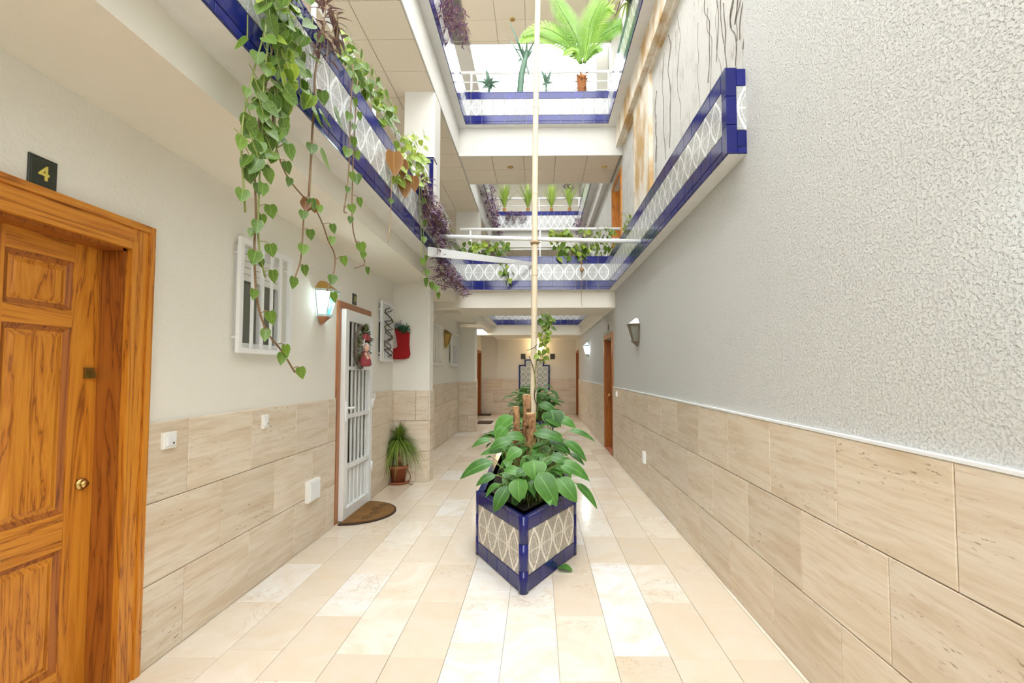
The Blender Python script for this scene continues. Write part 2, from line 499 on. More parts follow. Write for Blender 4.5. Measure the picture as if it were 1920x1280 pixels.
    def clamp(s, x0=None, x1=None, y0=None, y1=None, z0=None):
        for p in s.v:
            if x0 is not None: p.x = max(p.x, x0)
            if x1 is not None: p.x = min(p.x, x1)
            if y0 is not None: p.y = max(p.y, y0)
            if y1 is not None: p.y = min(p.y, y1)
            if z0 is not None: p.z = max(p.z, z0)
        return s
    def mesh(s, name, mat, smooth=False, off=Vector((0, 0, 0))):
        me = bpy.data.meshes.new(name)
        me.from_pydata([tuple(p - off) for p in s.v], [], s.f)
        if mat: me.materials.append(M[mat] if isinstance(mat, str) else mat)
        if s.rib:
            at = me.attributes.new('rib', 'FLOAT', 'POINT')
            at.data.foreach_set('value', [s.rib.get(i, 0.5) for i in range(len(s.v))])
        if smooth:
            me.polygons.foreach_set('use_smooth', [True] * len(me.polygons))
        me.update()
        return me
    def build(s, name, mat, parent=None, smooth=False, at=None):
        # vertices are in world space; the object sits at 'at' (default: its parent's origin)
        base = origin(parent)
        o_at = Vector(at) if at is not None else base
        o = bpy.data.objects.new(name, s.mesh(name, mat, smooth, o_at))
        COL.objects.link(o)
        o.parent = parent
        o.location = o_at - base
        ORG[o.name] = o_at
        return o

def tag(o, label=None, cat=None, group=None, kind=None):
    if label: o['label'] = label
    if cat: o['category'] = cat
    if group: o['group'] = group
    if kind: o['kind'] = kind
    return o

def empty(name, loc, label=None, cat=None, group=None, kind=None):
    o = bpy.data.objects.new(name, None)
    COL.objects.link(o)
    o.location = loc
    o.empty_display_size = 0.1
    ORG[o.name] = Vector(loc)
    return tag(o, label, cat, group, kind)

def inst(name, me, parent, pos, rot=None, scale=None):
    # place a shared mesh; pos in world space
    o = bpy.data.objects.new(name, me)
    COL.objects.link(o)
    o.parent = parent
    o.location = Vector(pos) - origin(parent)
    if rot is not None:
        o.rotation_euler = rot if not isinstance(rot, Matrix) else rot.to_euler()
    if scale is not None:
        o.scale = scale if hasattr(scale, '__len__') else (scale,) * 3
    ORG[o.name] = Vector(pos)
    return o

def struct(name, mb, mat, parent=None, label=None, cat=None, smooth=False):
    o = mb.build(name, mat, parent, smooth)
    if parent is None:
        tag(o, label, cat, None, 'structure')
    return o

_tm = {}
def tile_mesh(w, h, t, mat, ch=0.004):
    """flat piece: local x along its width, z up, front face towards -y, front edge chamfered"""
    key = (round(w, 4), round(h, 4), round(t, 4), mat, ch)
    if key in _tm: return _tm[key]
    a, b = w / 2, h / 2
    vs = [(-a, 0, -b), (a, 0, -b), (a, 0, b), (-a, 0, b), (-a, -t + ch, -b), (a, -t + ch, -b), (a, -t + ch, b), (-a, -t + ch, b),
          (-a + ch, -t, -b + ch), (a - ch, -t, -b + ch), (a - ch, -t, b - ch), (-a + ch, -t, b - ch)]
    fs = [(0, 1, 5, 4), (1, 2, 6, 5), (2, 3, 7, 6), (3, 0, 4, 7), (4, 5, 9, 8), (5, 6, 10, 9), (6, 7, 11, 10), (7, 4, 8, 11), (8, 9, 10, 11)]
    me = bpy.data.meshes.new('tile')
    me.from_pydata(vs, [], fs)
    me.materials.append(M[mat])
    uvl = me.uv_layers.new(name='UVMap')
    for lp in me.loops:
        p = me.vertices[lp.vertex_index].co
        uvl.data[lp.index].uv = ((p.x + a) / w, (p.z + b) / h)
    me.update()
    _tm[key] = me
    return me

def floor_tile_mesh(w, l, mat, ch=0.0015, t=0.02):
    key = ('floor', round(w, 4), round(l, 4), mat)
    if key in _tm: return _tm[key]
    a, b = w / 2, l / 2
    vs = [(-a, -b, -t), (a, -b, -t), (a, b, -t), (-a, b, -t), (-a, -b, -ch), (a, -b, -ch), (a, b, -ch), (-a, b, -ch),
          (-a + ch, -b + ch, 0), (a - ch, -b + ch, 0), (a - ch, b - ch, 0), (-a + ch, b - ch, 0)]
    fs = [(0, 1, 5, 4), (1, 2, 6, 5), (2, 3, 7, 6), (3, 0, 4, 7), (4, 5, 9, 8), (5, 6, 10, 9), (6, 7, 11, 10), (7, 4, 8, 11), (8, 9, 10, 11)]
    me = bpy.data.meshes.new('floor_tile')
    me.from_pydata(vs, [], fs)
    me.materials.append(M[mat])
    me.update()
    _tm[key] = me
    return me

def holed(x0, x1, y0, y1, z0, z1, holes):
    """a wall in the Y-Z plane with rectangular openings (ya, yb, za, zb)"""
    mb = MB()
    ys = sorted({y0, y1, *[h[0] for h in holes], *[h[1] for h in holes]})
    for a, b in zip(ys, ys[1:]):
        c = (a + b) / 2
        cuts = sorted((h[2], h[3]) for h in holes if h[0] < c < h[1])
        z = z0
        for za, zb in cuts:
            if za > z: mb.box((x0, a, z), (x1, b, za))
            z = max(z, zb)
        if z < z1: mb.box((x0, a, z), (x1, b, z1))
    return mb

# ------------------------------------------------------------------ dimensions of the place
XL, XR, YB = -1.95, 1.30, 15.9
SOF = 2.635                 # soffit of the walkway over the doors
CRS = 2.53                  # soffit of the cross walkways
P1, P1T = 2.815, 3.36       # first parapet ring
C1 = 5.15                   # first-floor ceiling
P2, P2T = 5.64, 6.185       # second parapet ring
C2 = 7.97
WXL, WXR = -1.23, 1.19      # tiled faces of the light wells
BXL = -1.40                 # beam face over the doors
YN, YC, YC2, YD, = -2.6, 7.68, 9.05, 13.6
COLY = 6.2

# ------------------------------------------------------------------ floor
floor = struct('floor', MB().box((-2.3, -3, -0.12), (1.7, YB + 0.1, -0.012)), 'floorjoint', None, 'polished cream marble floor of the corridor', 'floor')
TW, TL = 0.289, 0.578
k = 0
x = -1.92 - 0.289 * 0 - 0.0
edges = []
e = -0.187 - TW * 7
while e < XR:
    edges.append(e); e += TW
frnd = random.Random(21)
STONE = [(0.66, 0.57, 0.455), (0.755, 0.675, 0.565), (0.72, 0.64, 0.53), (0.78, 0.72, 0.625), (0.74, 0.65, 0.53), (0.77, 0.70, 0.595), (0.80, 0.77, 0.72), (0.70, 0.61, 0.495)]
offs = {}
for i, e in enumerate(edges):
    x0, x1 = max(e, XL - 0.0), min(e + TW, XR)
    if x1 - x0 < 0.01: continue
    y = 0.75 - frnd.random() * TL
    if abs(e - 0.391) < 0.02: y = 3.62 - TL * 6
    while y < YB:
        y1 = min(y + TL, YB)
        if y1 > 0.6 and y1 - y > 0.05:
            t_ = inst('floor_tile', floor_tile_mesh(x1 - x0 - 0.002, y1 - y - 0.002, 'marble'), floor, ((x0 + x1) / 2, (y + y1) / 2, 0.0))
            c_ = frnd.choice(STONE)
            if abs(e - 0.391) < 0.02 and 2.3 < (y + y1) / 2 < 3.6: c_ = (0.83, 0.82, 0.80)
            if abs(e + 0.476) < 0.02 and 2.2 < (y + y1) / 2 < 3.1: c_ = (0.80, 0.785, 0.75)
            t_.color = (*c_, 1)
        y += TL

# ------------------------------------------------------------------ walls
D4 = (1.22, 2.155, 0.0, 2.06)        # near door, opening
D3 = (4.52, 5.24, 0.0, 2.06)         # gated door
W1 = (2.93, 3.49, 1.61, 2.29)
W2 = (5.62, 5.98, 1.61, 2.29)
W3 = (8.35, 9.05, 1.61, 2.29)
W4 = (10.15, 11.05, 1.61, 2.29)
D5 = (14.85, 15.7, 0.0, 2.06)
wall_left = struct('wall_left', holed(-2.2, XL, -3, YB, 0, SOF, [D4, D3, W1, W2, W3, W4, D5]), 'plaster', None, 'pale plaster wall with the numbered doors and barred windows', 'wall')
DR = (8.12, 9.02, 0.0, 2.06)
DR2 = (14.9, 15.7, 0.0, 2.06)
wall_right = struct('wall_right', holed(XR, 1.6, -3, YB, 0, P1, [DR, DR2]), 'stucco', None, 'rough stucco wall opposite the numbered doors', 'wall')
MB().box((XR, -3, P1), (1.6, 2.86, C1 + 0.14)).build('upper_stucco', 'stucco', wall_right)
wall_back = struct('wall_back', MB().box((-2.2, YB, 0), (1.6, YB + 0.2, CRS + 0.3)), 'cream', None, 'end wall of the corridor behind the tile picture', 'wall')
MB().box((-1.4, YB - 0.05, 0), (XR, YB, CRS)).build('wall_step', 'cream', wall_back)
wall_front = struct('wall_front', MB().box((-2.2, -3.2, 0), (1.6, -3, SOF)), 'plaster', None, 'wall closing the corridor behind the camera', 'wall')

# upper walls: root-marked wall over the stucco wall, and the flats' wall on the other gallery
wall_upper_right = struct('wall_upper_right', holed(1.45, 1.65, 2.86, YB, P1 - 0.02, 8.3, [(8.0, 8.85, 2.92, 4.92)]), 'upper', None, 'root-marked upper wall above the long tiled planter', 'wall')
MB().box((1.40, 5.75, P1T), (1.452, 6.7, C1 + 0.2)).build('pilaster', 'peel', wall_upper_right)
MB().box((1.405, 2.86, P2 - 0.4), (1.45, 7.6, P2)).build('stained_band', 'peel', wall_upper_right)
wall_upper_left = struct('wall_upper_left', MB().box((-3.25, -3, SOF), (-3.0, YB, 8.3)), 'cream', None, 'cream wall at the back of the upper galleries', 'wall')
wall_upper_back = struct('wall_upper_back', MB().box((-3.2, YB, CRS + 0.3), (1.65, YB + 0.2, 8.3)), 'cream', None, 'cream upper wall at the far end of the light wells', 'wall')

# ------------------------------------------------------------------ slabs, soffits, beams, ceilings
ceiling = struct('ceiling', MB().box((-3.2, -3, SOF), (BXL, YB, 2.9)), 'cream', None, 'cream soffit of the gallery over the doors', 'ceiling')
def slab_piece(name, a, b, mat='cream', parent=None): return MB().box(a, b).build(name, mat, parent or ceiling)
slab_piece('cross_slab', (BXL, YC + 0.12, CRS), (1.45, YC2 - 0.12, 2.9))
slab_piece('cross_slab', (BXL, YD + 0.12, CRS), (1.45, YB, 2.9))
slab_piece('cross_slab', (BXL, -3, CRS), (XR, YN - 0.12, 2.9))
slab_piece('cross_beam', (XL, YC + 0.12, CRS), (BXL, YC + 0.42, SOF))
slab_piece('cross_beam', (XL, YC2 - 0.42, CRS), (BXL, YC2 - 0.12, SOF))
slab_piece('cross_beam', (XL, YD + 0.12, CRS), (BXL, YD + 0.4, SOF))

ceiling_first = struct('ceiling_first_floor', MB().box((-3.0, -3, C1 + 0.012), (-1.36, YB, P2)), 'gap', None, 'panelled ceiling of the first gallery', 'ceiling')
slab_piece('gallery_beam', (-1.37, -3, C1), (-1.355, YB, P2), 'cream_dim', ceiling_first)
slab_piece('cross_ceiling', (-1.36, YC + 0.13, C1 + 0.012), (1.45, YC2 - 0.05, P2), 'gap', ceiling_first)
slab_piece('cross_ceiling', (-1.36, YD + 0.12, C1 + 0.012), (1.45, YB, P2), 'gap', ceiling_first)
slab_piece('cross_beam', (-1.36, YC + 0.12, C1), (1.45, YC + 0.135, P2), 'cream_dim', ceiling_first)
slab_piece('cross_beam', (-1.36, YC2 - 0.06, C1), (1.45, YC2 - 0.045, P2), 'cream_dim', ceiling_first)
slab_piece('cross_beam', (-1.36, YD + 0.11, C1), (1.45, YD + 0.125, P2), 'cream_dim', ceiling_first)
slab_piece('side_beam', (1.33, -3, C1 + 0.14), (1.45, YC + 0.12, P2), 'peel', ceiling_first)
slab_piece('shading_roof_slab', (-3.0, -3, C2), (-1.36, YB, C2 + 0.3), 'cream_dim', ceiling_first)  # roof added to screen the well from open sky on the gallery side
slab_piece('side_beam', (1.33, YC2 - 0.05, C1 + 0.14), (1.45, YD + 0.12, P2), 'cream_dim', ceiling_first)
PW, PL = 0.553, 0.545
def panel_grid(parent, x0, x1, y0, y1, z):
    y = y0
    while y < y1 - 0.04:
        yb = min(y + PL, y1)
        x = x0
        while x < x1 - 0.04:
            xb = min(x + PW, x1)
            me = tile_mesh(xb - x - 0.008, yb - y - 0.008, 0.012, 'panel', 0.002)
            inst('ceiling_panel', me, parent, ((x + xb) / 2, (y + yb) / 2, z + 0.012), (math.pi / 2, 0, 0))
            x = xb
        y = yb
panel_grid(ceiling_first, -1.37 - PW * 3 + 0.03, -1.372, 3.35, YB - 2.5, C1)
panel_grid(ceiling_first, -1.355, 1.45, YC + 0.14, YC2 - 0.06, C1)
panel_grid(ceiling_first, -1.355, 1.45, YD + 0.13, YB, C1)

ceiling_second = struct('ceiling_second_floor', MB().box((-3.0, YC + 0.1, C2 + 0.012), (1.45, YC2 - 0.1, C2 + 0.3)), 'gap', None, 'panelled ceiling of the top gallery crossing', 'ceiling')
panel_grid(ceiling_second, -3.0, 1.45, YC + 0.1, YC2 - 0.1, C2)
MB().box((-3.0, YC2 - 0.1, C2), (1.45, YC2 - 0.085, C2 + 0.3)).build('roof_edge', 'cream_dim', ceiling_second)
MB().box((-3.0, YC + 0.085, C2), (1.45, YC + 0.1, C2 + 0.3)).build('roof_edge', 'cream_dim', ceiling_second)
MB().box((-3.2, YD + 0.1, C2), (1.45, YB, C2 + 0.3)).build('shading_roof_slab', 'cream_dim', ceiling_second)  # unseen far roof, put in to keep open sky off the upper back wall

# columns
def column(name, x0, x1, y0, y1, z0, z1, label, wains=None):
    mb = MB()
    c = 0.02
    poly = [(x0, y0), (x1 - c, y0), (x1, y0 + c), (x1, y1), (x0, y1)]
    mb.prism(poly, z0, z1, lambda a, b, t: (a, b, t))
    return struct(name, mb, 'plaster' if z0 < 1 else 'cream_dim', None, label, 'column')
col1 = column('wall_column_1', XL, -1.46, COLY, COLY + 0.22, 0, SOF, 'pale pilaster behind the red stocking and potted palm')
col2 = column('wall_column_2', XL, -1.52, 11.28, 11.5, 0, CRS, 'pale pilaster farther down beyond the unlit brass lantern')
col3 = column('wall_column_3', -1.76, -1.36, 5.95, 6.3, 2.9, C1 + 0.3, 'cream column of the first gallery behind the vines')
col4 = column('wall_column_4', -1.9, -1.36, 10.6, 10.95, 2.9, C1 + 0.3, 'cream column of the first gallery beyond the crossing')
col5 = column('wall_column_5', 1.2, 1.45, YC2 + 0.2, YC2 + 0.5, P2, C2 + 0.3, 'cream column of the top gallery behind the cycad')

# ------------------------------------------------------------------ travertine wainscot
def wains(parent, face, y0, y1, ztop, ph, skip=()):
    """slabs on a Y-running wall; face=+1 faces +X (door wall), -1 faces -X"""
    L = 0.57
    h = ztop / 3
    X = (XL if face > 0 else XR)
    rz = math.pi / 2 if face > 0 else -math.pi / 2
    for row in range(3):
        p = ph + (L / 2 if row == 1 else 0)
        y = y0
        nxt = p + L * math.floor((y0 - p) / L + 1 + 1e-6)
        while y < y1 - 1e-4:
            ye = min(nxt, y1)
            if ye - y > 0.02 and not any(a < (y + ye) / 2 < b for a, b in skip):
                inst('travertine_slab', tile_mesh(ye - y - 0.003, h - 0.004, 0.022, 'trav', 0.003), parent, (X, (y + ye) / 2, h * (row + 0.5)), (0, 0, rz))
            y = ye
            nxt += L
def wains_x(parent, x0, x1, Y, ztop, ph, rows=3):
    """slabs on a wall facing the camera"""
    L = 0.57; h = ztop / rows
    for row in range(rows):
        p = ph + (L / 2 if row == 1 else 0)
        x = x0
        nxt = p + L * math.floor((x0 - p) / L + 1 + 1e-6)
        while x < x1 - 1e-4:
            xe = min(nxt, x1)
            if xe - x > 0.02:
                inst('travertine_slab', tile_mesh(xe - x - 0.003, h - 0.004, 0.022, 'trav', 0.003), parent, ((x + xe) / 2, Y, h * (row + 0.5)))
            x = xe; nxt += L
ZL, ZR = 1.205, 1.185
jl = MB()
for a, b in ((0.2, 1.1), (2.27, 4.42), (5.34, COLY), (COLY + 0.22, 11.28), (11.5, 14.75)):
    jl.box((XL - 0.01, a, 0), (XL + 0.008, b, ZL - 0.004))
jl.build('slab_bedding', 'joint', wall_left)
for a, b in ((0.2, 1.1), (2.27, 4.42), (5.34, COLY), (COLY + 0.22, 11.28), (11.5, 14.75)):
    wains(wall_left, 1, a, b, ZL, 2.55)
jr = MB()
for a, b in ((0.2, 8.0), (9.12, 14.8)):
    jr.box((XR - 0.008, a, 0), (XR + 0.01, b, ZR - 0.004))
jr.build('slab_bedding', 'joint', wall_right)
for a, b in ((0.2, 8.0), (9.12, 14.8)):
    wains(wall_right, -1, a, b, ZR, 1.465)
    MB().box((XR - 0.024, a, ZR), (XR + 0.005, b, ZR + 0.012)).build('cap_strip', 'white', wall_right)
wains_x(wall_back, -1.9, XR, YB - 0.05, ZL, -0.1)
wains_x(col1, XL + 0.02, -1.46, COLY, ZL, -1.63)
wains_x(col2, XL + 0.02, -1.52, 11.28, ZL, -1.7)
for cc, xx, ya, yb in ((col1, -1.46, COLY - 0.022, COLY + 0.22), (col2, -1.52, 11.258, 11.5)):
    for row in range(3):
        inst('travertine_slab', tile_mesh(yb - ya - 0.003, ZL / 3 - 0.004, 0.022, 'trav', 0.003), cc, (xx, (ya + yb) / 2, ZL / 3 * (row + 0.5)), (0, 0, math.pi / 2))

# ------------------------------------------------------------------ tiled parapets
TWD = 0.19
ROWS = [(0.046, 'blue'), (0.104, 'blue'), (0.283, 'ogee'), (0.112, 'blue')]
def tiles_on(parent, p0, p1, z0, rows=ROWS, t=0.012, start=0.0, w=TWD, back=None):
    """tiles along p0->p1, facing the right-hand side of that direction"""
    p0, p1 = Vector((*p0, 0)), Vector((*p1, 0))
    u = (p1 - p0).normalized(); L = (p1 - p0).length
    rz = math.atan2(u.y, u.x)
    z = z0
    for h, mat in rows:
        s = -start
        while s < L - 0.01:
            a, b = max(s, 0), min(s + w, L)
            if b - a > 0.015:
                c = p0 + u * ((a + b) / 2)
                inst('blue_tile' if mat == 'blue' else 'patterned_tile', tile_mesh(b - a - 0.004, h - 0.004, t, mat, 0.002), parent, (c.x, c.y, z + h / 2), (0, 0, rz))
            s += w
        z += h
    return z

def ring(name, label, x0, x1, ya, yb, z0, z1, sides, tiles=True):
    """parapet troughs round a light well: front wall, back wall, soil"""
    objs = {}
    for s in sides:
        mb = MB(); so = MB(); lip = MB()
        t = 0.06; w = 0.15
        yq, yb = yb, (yb + 0.21 if s != 'cross' else yb)
        if s == 'left':
            mb.box((x0 - w - t, ya, z0), (x0, yb, z0 + 0.09)).box((x0 - t, ya, z0 + 0.09), (x0, yb, z1)).box((x0 - w - t, ya, z0 + 0.09), (x0 - w, yb, z1 - 0.02))
            so.box((x0 - w, ya, z0 + 0.09), (x0 - t, yb, z1 - 0.07)); lip.box((x0 - t, ya, z1), (x0 + 0.012, yb, z1 + 0.012))
        elif s == 'right':
            mb.box((x1, ya, z0), (x1 + w + t, yb, z0 + 0.09)).box((x1, ya, z0 + 0.09), (x1 + t, yb, z1)).box((x1 + w, ya, z0 + 0.09), (x1 + w + t, yb, z1 - 0.02))
            so.box((x1 + t, ya, z0 + 0.09), (x1 + w, yb, z1 - 0.07)); lip.box((x1 - 0.012, ya, z1), (x1 + t, yb, z1 + 0.012))
        else:
            mb.box((x0, yb, z0), (x1, yb + w + t, z0 + 0.09)).box((x0, yb, z0 + 0.09), (x1, yb + t, z1)).box((x0, yb + w, z0 + 0.09), (x1, yb + w + t, z1 - 0.02))
            so.box((x0, yb + t, z0 + 0.09), (x1, yb + w, z1 - 0.07)); lip.box((x0, yb - 0.012, z1), (x1, yb + t, z1 + 0.012))
        o = struct('wall_parapet_' + name + '_' + s, mb, 'grout', None, label + {'left': ' on the gallery side', 'right': ' along the plain wall', 'cross': ' of the crossing'}[s], 'parapet')
        so.build('soil', 'soil', o); lip.build('rim', 'blue', o)
        objs[s] = o
        yb = yq
    return objs

PA = ring('first', 'blue and white tiled planter parapet of the near light well, first gallery', WXL, WXR, YN, YC, P1, P1T, ['left', 'cross'])
tiles_on(PA['left'], (WXL, 1.1), (WXL, YC), P1)
tiles_on(PA['cross'], (WXL, YC), (WXR, YC), P1, start=0.05)
PB = ring('first_side', 'long blue and white tiled planter parapet of the first gallery', WXL, WXR, 2.86, YC, P1, P1T, ['right'])
tiles_on(PB['right'], (WXR, YC), (WXR, 2.91), P1)
tiles_on(PB['right'], (WXR + 0.05, 2.86), (XR + 0.05, 2.86), P1, w=0.2)
MB().box((WXR, 2.87, P1 + 0.001), (1.45, 2.9, P1T)).build('end_wall', 'grout', PB['right'])
for i in range(3):
    h = (P1T - P1) / 3
    MB().box((WXR - 0.016, 2.842, P1 + h * i + 0.002), (WXR + 0.048, 2.914, P1 + h * (i + 1) - 0.002)).build('corner_tile', 'blue', PB['right'])
PC = ring('second', 'tiled planter parapet of the near light well, top gallery', WXL, WXR, -3, YC, P2, P2T, ['left', 'right', 'cross'])
tiles_on(PC['left'], (WXL, 4.6), (WXL, YC), P2)
tiles_on(PC['right'], (WXR, YC), (WXR, 4.6), P2)
tiles_on(PC['cross'], (WXL, YC), (WXR, YC), P2, start=0.1)
PD = ring('far_first', 'tiled planter parapet of the far light well, first gallery', WXL, WXR, YC2, YD, P1, P1T, ['left', 'right', 'cross'])
tiles_on(PD['cross'], (WXL, YD), (WXR, YD), P1)
tiles_on(PD['left'], (WXL, YC2), (WXL, YD), P1, [(0.15, 'blue'), (0.283, 'ogee'), (0.112, 'blue')], w=0.38)
tiles_on(PD['right'], (WXR, YD), (WXR, YC2), P1, [(0.15, 'blue'), (0.283, 'ogee'), (0.112, 'blue')], w=0.38)
PE = ring('far_second', 'tiled planter parapet of the far light well, top gallery', WXL, WXR, YC2, YD, P2, P2T, ['left', 'right', 'cross'])
tiles_on(PE['cross'], (WXL, YD), (WXR, YD), P2, [(0.06, 'blue'), (0.373, 'ogee'), (0.112, 'blue')])
tiles_on(PE['left'], (WXL, YC2), (WXL, YD), P2, [(0.06, 'blue'), (0.373, 'ogee'), (0.112, 'blue')], w=0.38)
tiles_on(PE['right'], (WXR, YD), (WXR, YC2), P2, [(0.06, 'blue'), (0.373, 'ogee'), (0.112, 'blue')], w=0.38)
# plain side-beam under the right-hand far parapet
MB().box((XR - 0.02, YC2, CRS), (1.45, YD, P1)).build('side_beam', 'cream', ceiling)

# raised tiled block on the gallery parapet beside the upper column
blk = empty('tiled_pier', (-1.32, 5.35, P1T), 'small tiled pier with blue edging beside the upper cream column', 'pier')
MB().box((-1.42, 5.36, P1T - 0.02), (-1.235, 5.52, 3.97)).build('core', 'grout', blk)
inst('patterned_tile', tile_mesh(0.13, 0.28, 0.012, 'ogee', 0.002), blk, (-1.352, 5.36, 3.75))
inst('patterned_tile', tile_mesh(0.13, 0.24, 0.012, 'ogee', 0.002), blk, (-1.352, 5.36, 3.48))
for i in range(3):
    inst('blue_tile', tile_mesh(0.046, 0.196, 0.014, 'blue', 0.002), blk, (-1.258, 5.36, P1T + 0.1 + 0.2 * i))
inst('blue_tile', tile_mesh(0.135, 0.06, 0.014, 'blue', 0.002), blk, (-1.352, 5.36, 3.935))
MB().box((-1.43, 5.345, 3.97), (-1.23, 5.53, 3.985)).build('cap', 'blue', blk)

# ------------------------------------------------------------------ railings
def railing(label, pts, z0, ztop, mids, post_every=1.2, r=0.026):
    a, b = Vector((*pts[0], 0)), Vector((*pts[1], 0))
    o = empty('railing', (a.x, a.y, z0), label, 'railing', 'white railings of the galleries')
    up = Vector((0, 0, 1))
    MB().tube([a + up * ztop, b + up * ztop], r, 10).build('top_rail', 'whitemetal', o, True)
    for z in mids:
        MB().tube([a + up * z, b + up * z], r * 0.42, 6).build('thin_rail', 'whitemetal', o, True)
    n = max(1, round((b - a).length / post_every))
    for i in range(n + 1):
        p = a.lerp(b, (i + 0.15) / (n + 0.3))
        MB().tube([p + up * z0, p + up * ztop], r * 0.62, 8).build('post', 'whitemetal', o, True)
    return o
railing('white railing along the gallery planter behind the vines', ((-1.47, 0.5), (-1.47, YC - 0.1)), P1T - 0.06, 3.93, (3.55, 3.73))
railing('white railing over the first-gallery crossing planter', ((-1.35, YC + 0.24), (1.42, YC + 0.24)), P1T - 0.06, 3.91, (3.56, 3.74))
railing('white railing over the top-gallery crossing planter before bright sky', ((-1.35, YC + 0.24), (1.42, YC + 0.24)), P2T - 0.06, 6.70, (6.37, 6.53))
railing('distant white railing behind the spiky potted plants', ((-1.35, YD + 0.24), (1.42, YD + 0.24)), P2T - 0.06, 6.68, (6.45,))
railing('white gallery railing over the far light well', ((1.38, YC2 + 0.1), (1.38, YD - 0.1)), P1T - 0.06, 3.93, (3.6,))

# ------------------------------------------------------------------ lettering
def text_mesh(body, size, depth=0.002):
    cu = bpy.data.curves.new('lettering', 'FONT')
    cu.body = body; cu.size = size; cu.extrude = depth; cu.offset = size * 0.02
    cu.align_x = 'CENTER'; cu.align_y = 'CENTER'
    o = bpy.data.objects.new('lettering', cu)
    COL.objects.link(o)
    dg = bpy.context.evaluated_depsgraph_get()
    me = bpy.data.meshes.new_from_object(o.evaluated_get(dg))
    bpy.data.objects.remove(o)
    return me
def number_plate(pos, w, h, body, label, face='left'):
    rz = math.pi / 2 if face == 'left' else (-math.pi / 2 if face == 'right' else 0)
    n = {'left': Vector((1, 0, 0)), 'right': Vector((-1, 0, 0)), 'back': Vector((0, -1, 0))}[face]
    o = empty('number_plate', pos, label, 'number plate', 'number plates of the flats')
    inst('plate', tile_mesh(w, h, 0.008, 'plate', 0.002), o, pos, (0, 0, rz))
    inst('rim', tile_mesh(w * 0.86, h * 0.86, 0.0088, 'plate', 0.001), o, pos, (0, 0, rz))
    if body:
        me = text_mesh(body, h * 0.62)
        me.materials.clear(); me.materials.append(M['gold'])
        inst('numeral', me, o, Vector(pos) + n * 0.0095, (math.pi / 2, 0, rz))
    return o

# ------------------------------------------------------------------ near panelled door (number 4)
XD = -2.05
d4 = empty('door_1', (XD, 1.6, 0), 'orange pine panelled door with brass lock beneath the number 4 plate', 'door', None, 'structure')
ya, yb = 1.22, 2.155
# casing and jambs
for nm, a, b, mat in (('casing', (XL, yb - 0.0, 0), (XL + 0.022, yb + 0.115, 2.175), 'wood_v'), ('casing', (XL, ya - 0.115, 0), (XL + 0.022, ya, 2.175), 'wood_v'),
                      ('casing_head', (XL, ya, 2.06), (XL + 0.022, yb, 2.175), 'wood_h')):
    MB().box(a, b).build(nm, mat, d4, at=(XL, (a[1] + b[1]) / 2, 1))
for a, b, mat in (((XL, yb - 0.012, 0), (XL + 0.030, yb + 0.018, 2.078), 'wood_v'), ((XL, yb + 0.085, 0), (XL + 0.032, yb + 0.117, 2.177), 'wood_v'),
                  ((XL, ya, 2.042), (XL + 0.030, yb - 0.012, 2.078), 'wood_h'), ((XL, ya - 0.1, 2.145), (XL + 0.032, yb + 0.085, 2.177), 'wood_h')):
    MB().box(a, b).build('casing_moulding', mat, d4, at=(XL, (a[1] + b[1]) / 2, 1))
MB().box((XD - 0.06, yb - 0.03, 0), (XL + 0.001, yb + 0.001, 2.06)).build('jamb', 'wood_dk', d4, at=(XL, yb, 1))
MB().box((XD - 0.06, ya - 0.001, 0), (XL + 0.001, ya + 0.03, 2.06)).build('jamb', 'wood_dk', d4, at=(XL, ya, 1))
MB().box((XD - 0.06, ya, 2.03), (XL + 0.001, yb, 2.061)).build('head_jamb', 'wood_dk', d4)
dl, dr = ya + 0.03, yb - 0.03          # leaf edges
leaf = MB().box((XD - 0.04, dl, 0.01), (XD - 0.014, dr, 2.03)).build('door_leaf', 'wood_v', d4, at=(XD, 1.5, 1))
cen = (dl + dr) / 2
stiles = [(dl, dl + 0.115), (cen - 0.045, cen + 0.045), (dr - 0.125, dr)]
rails = [(0.01, 0.185), (0.70, 0.85), (1.655, 1.73), (1.945, 2.03)]
for a, b in stiles:
    MB().box((XD - 0.02, a, 0.01), (XD, b, 2.03)).build('stile', 'wood_v', leaf, at=(XD, (a + b) / 2, 1.0))
for i in (0, 1):
    sa, sb = stiles[i][1], stiles[i + 1][0]
    for a, b in rails:
        MB().box((XD - 0.02, sa, a), (XD, sb, b)).build('rail', 'wood_h', leaf, at=(XD, (sa + sb) / 2, (a + b) / 2))
    for (r0, r1) in zip(rails, rails[1:]):
        z0, z1 = r0[1], r1[0]
        m = 0.028
        def fr(a, b, t): return (t, a, b)
        # raised field with a bevelled border
        mb = MB()
        o_ = [(sa, z0), (sb, z0), (sb, z1), (sa, z1)]
        i_ = [(sa + m, z0 + m), (sb - m, z0 + m), (sb - m, z1 - m), (sa + m, z1 - m)]
        vs = [(XD - 0.004, a, b) for a, b in o_] + [(XD - 0.016, a, b) for a, b in i_]
        mb.add(vs, [(0, 1, 5, 4), (1, 2, 6, 5), (2, 3, 7, 6), (3, 0, 4, 7)])
        mb.build('panel_moulding', 'wood_dk', leaf, at=(XD, (sa + sb) / 2, z0))
        m2 = 0.05
        j_ = [(sa + m2, z0 + m2), (sb - m2, z0 + m2), (sb - m2, z1 - m2), (sa + m2, z1 - m2)]
        mb = MB()
        mb.add([(XD - 0.015, a, b) for a, b in i_] + [(XD - 0.006, a, b) for a, b in j_], [(0, 1, 5, 4), (1, 2, 6, 5), (2, 3, 7, 6), (3, 0, 4, 7), (4, 5, 6, 7)])
        mb.build('door_panel', 'wood_v', leaf, at=(XD, (sa + sb) / 2 + 0.13 * i, z0 + 0.2))
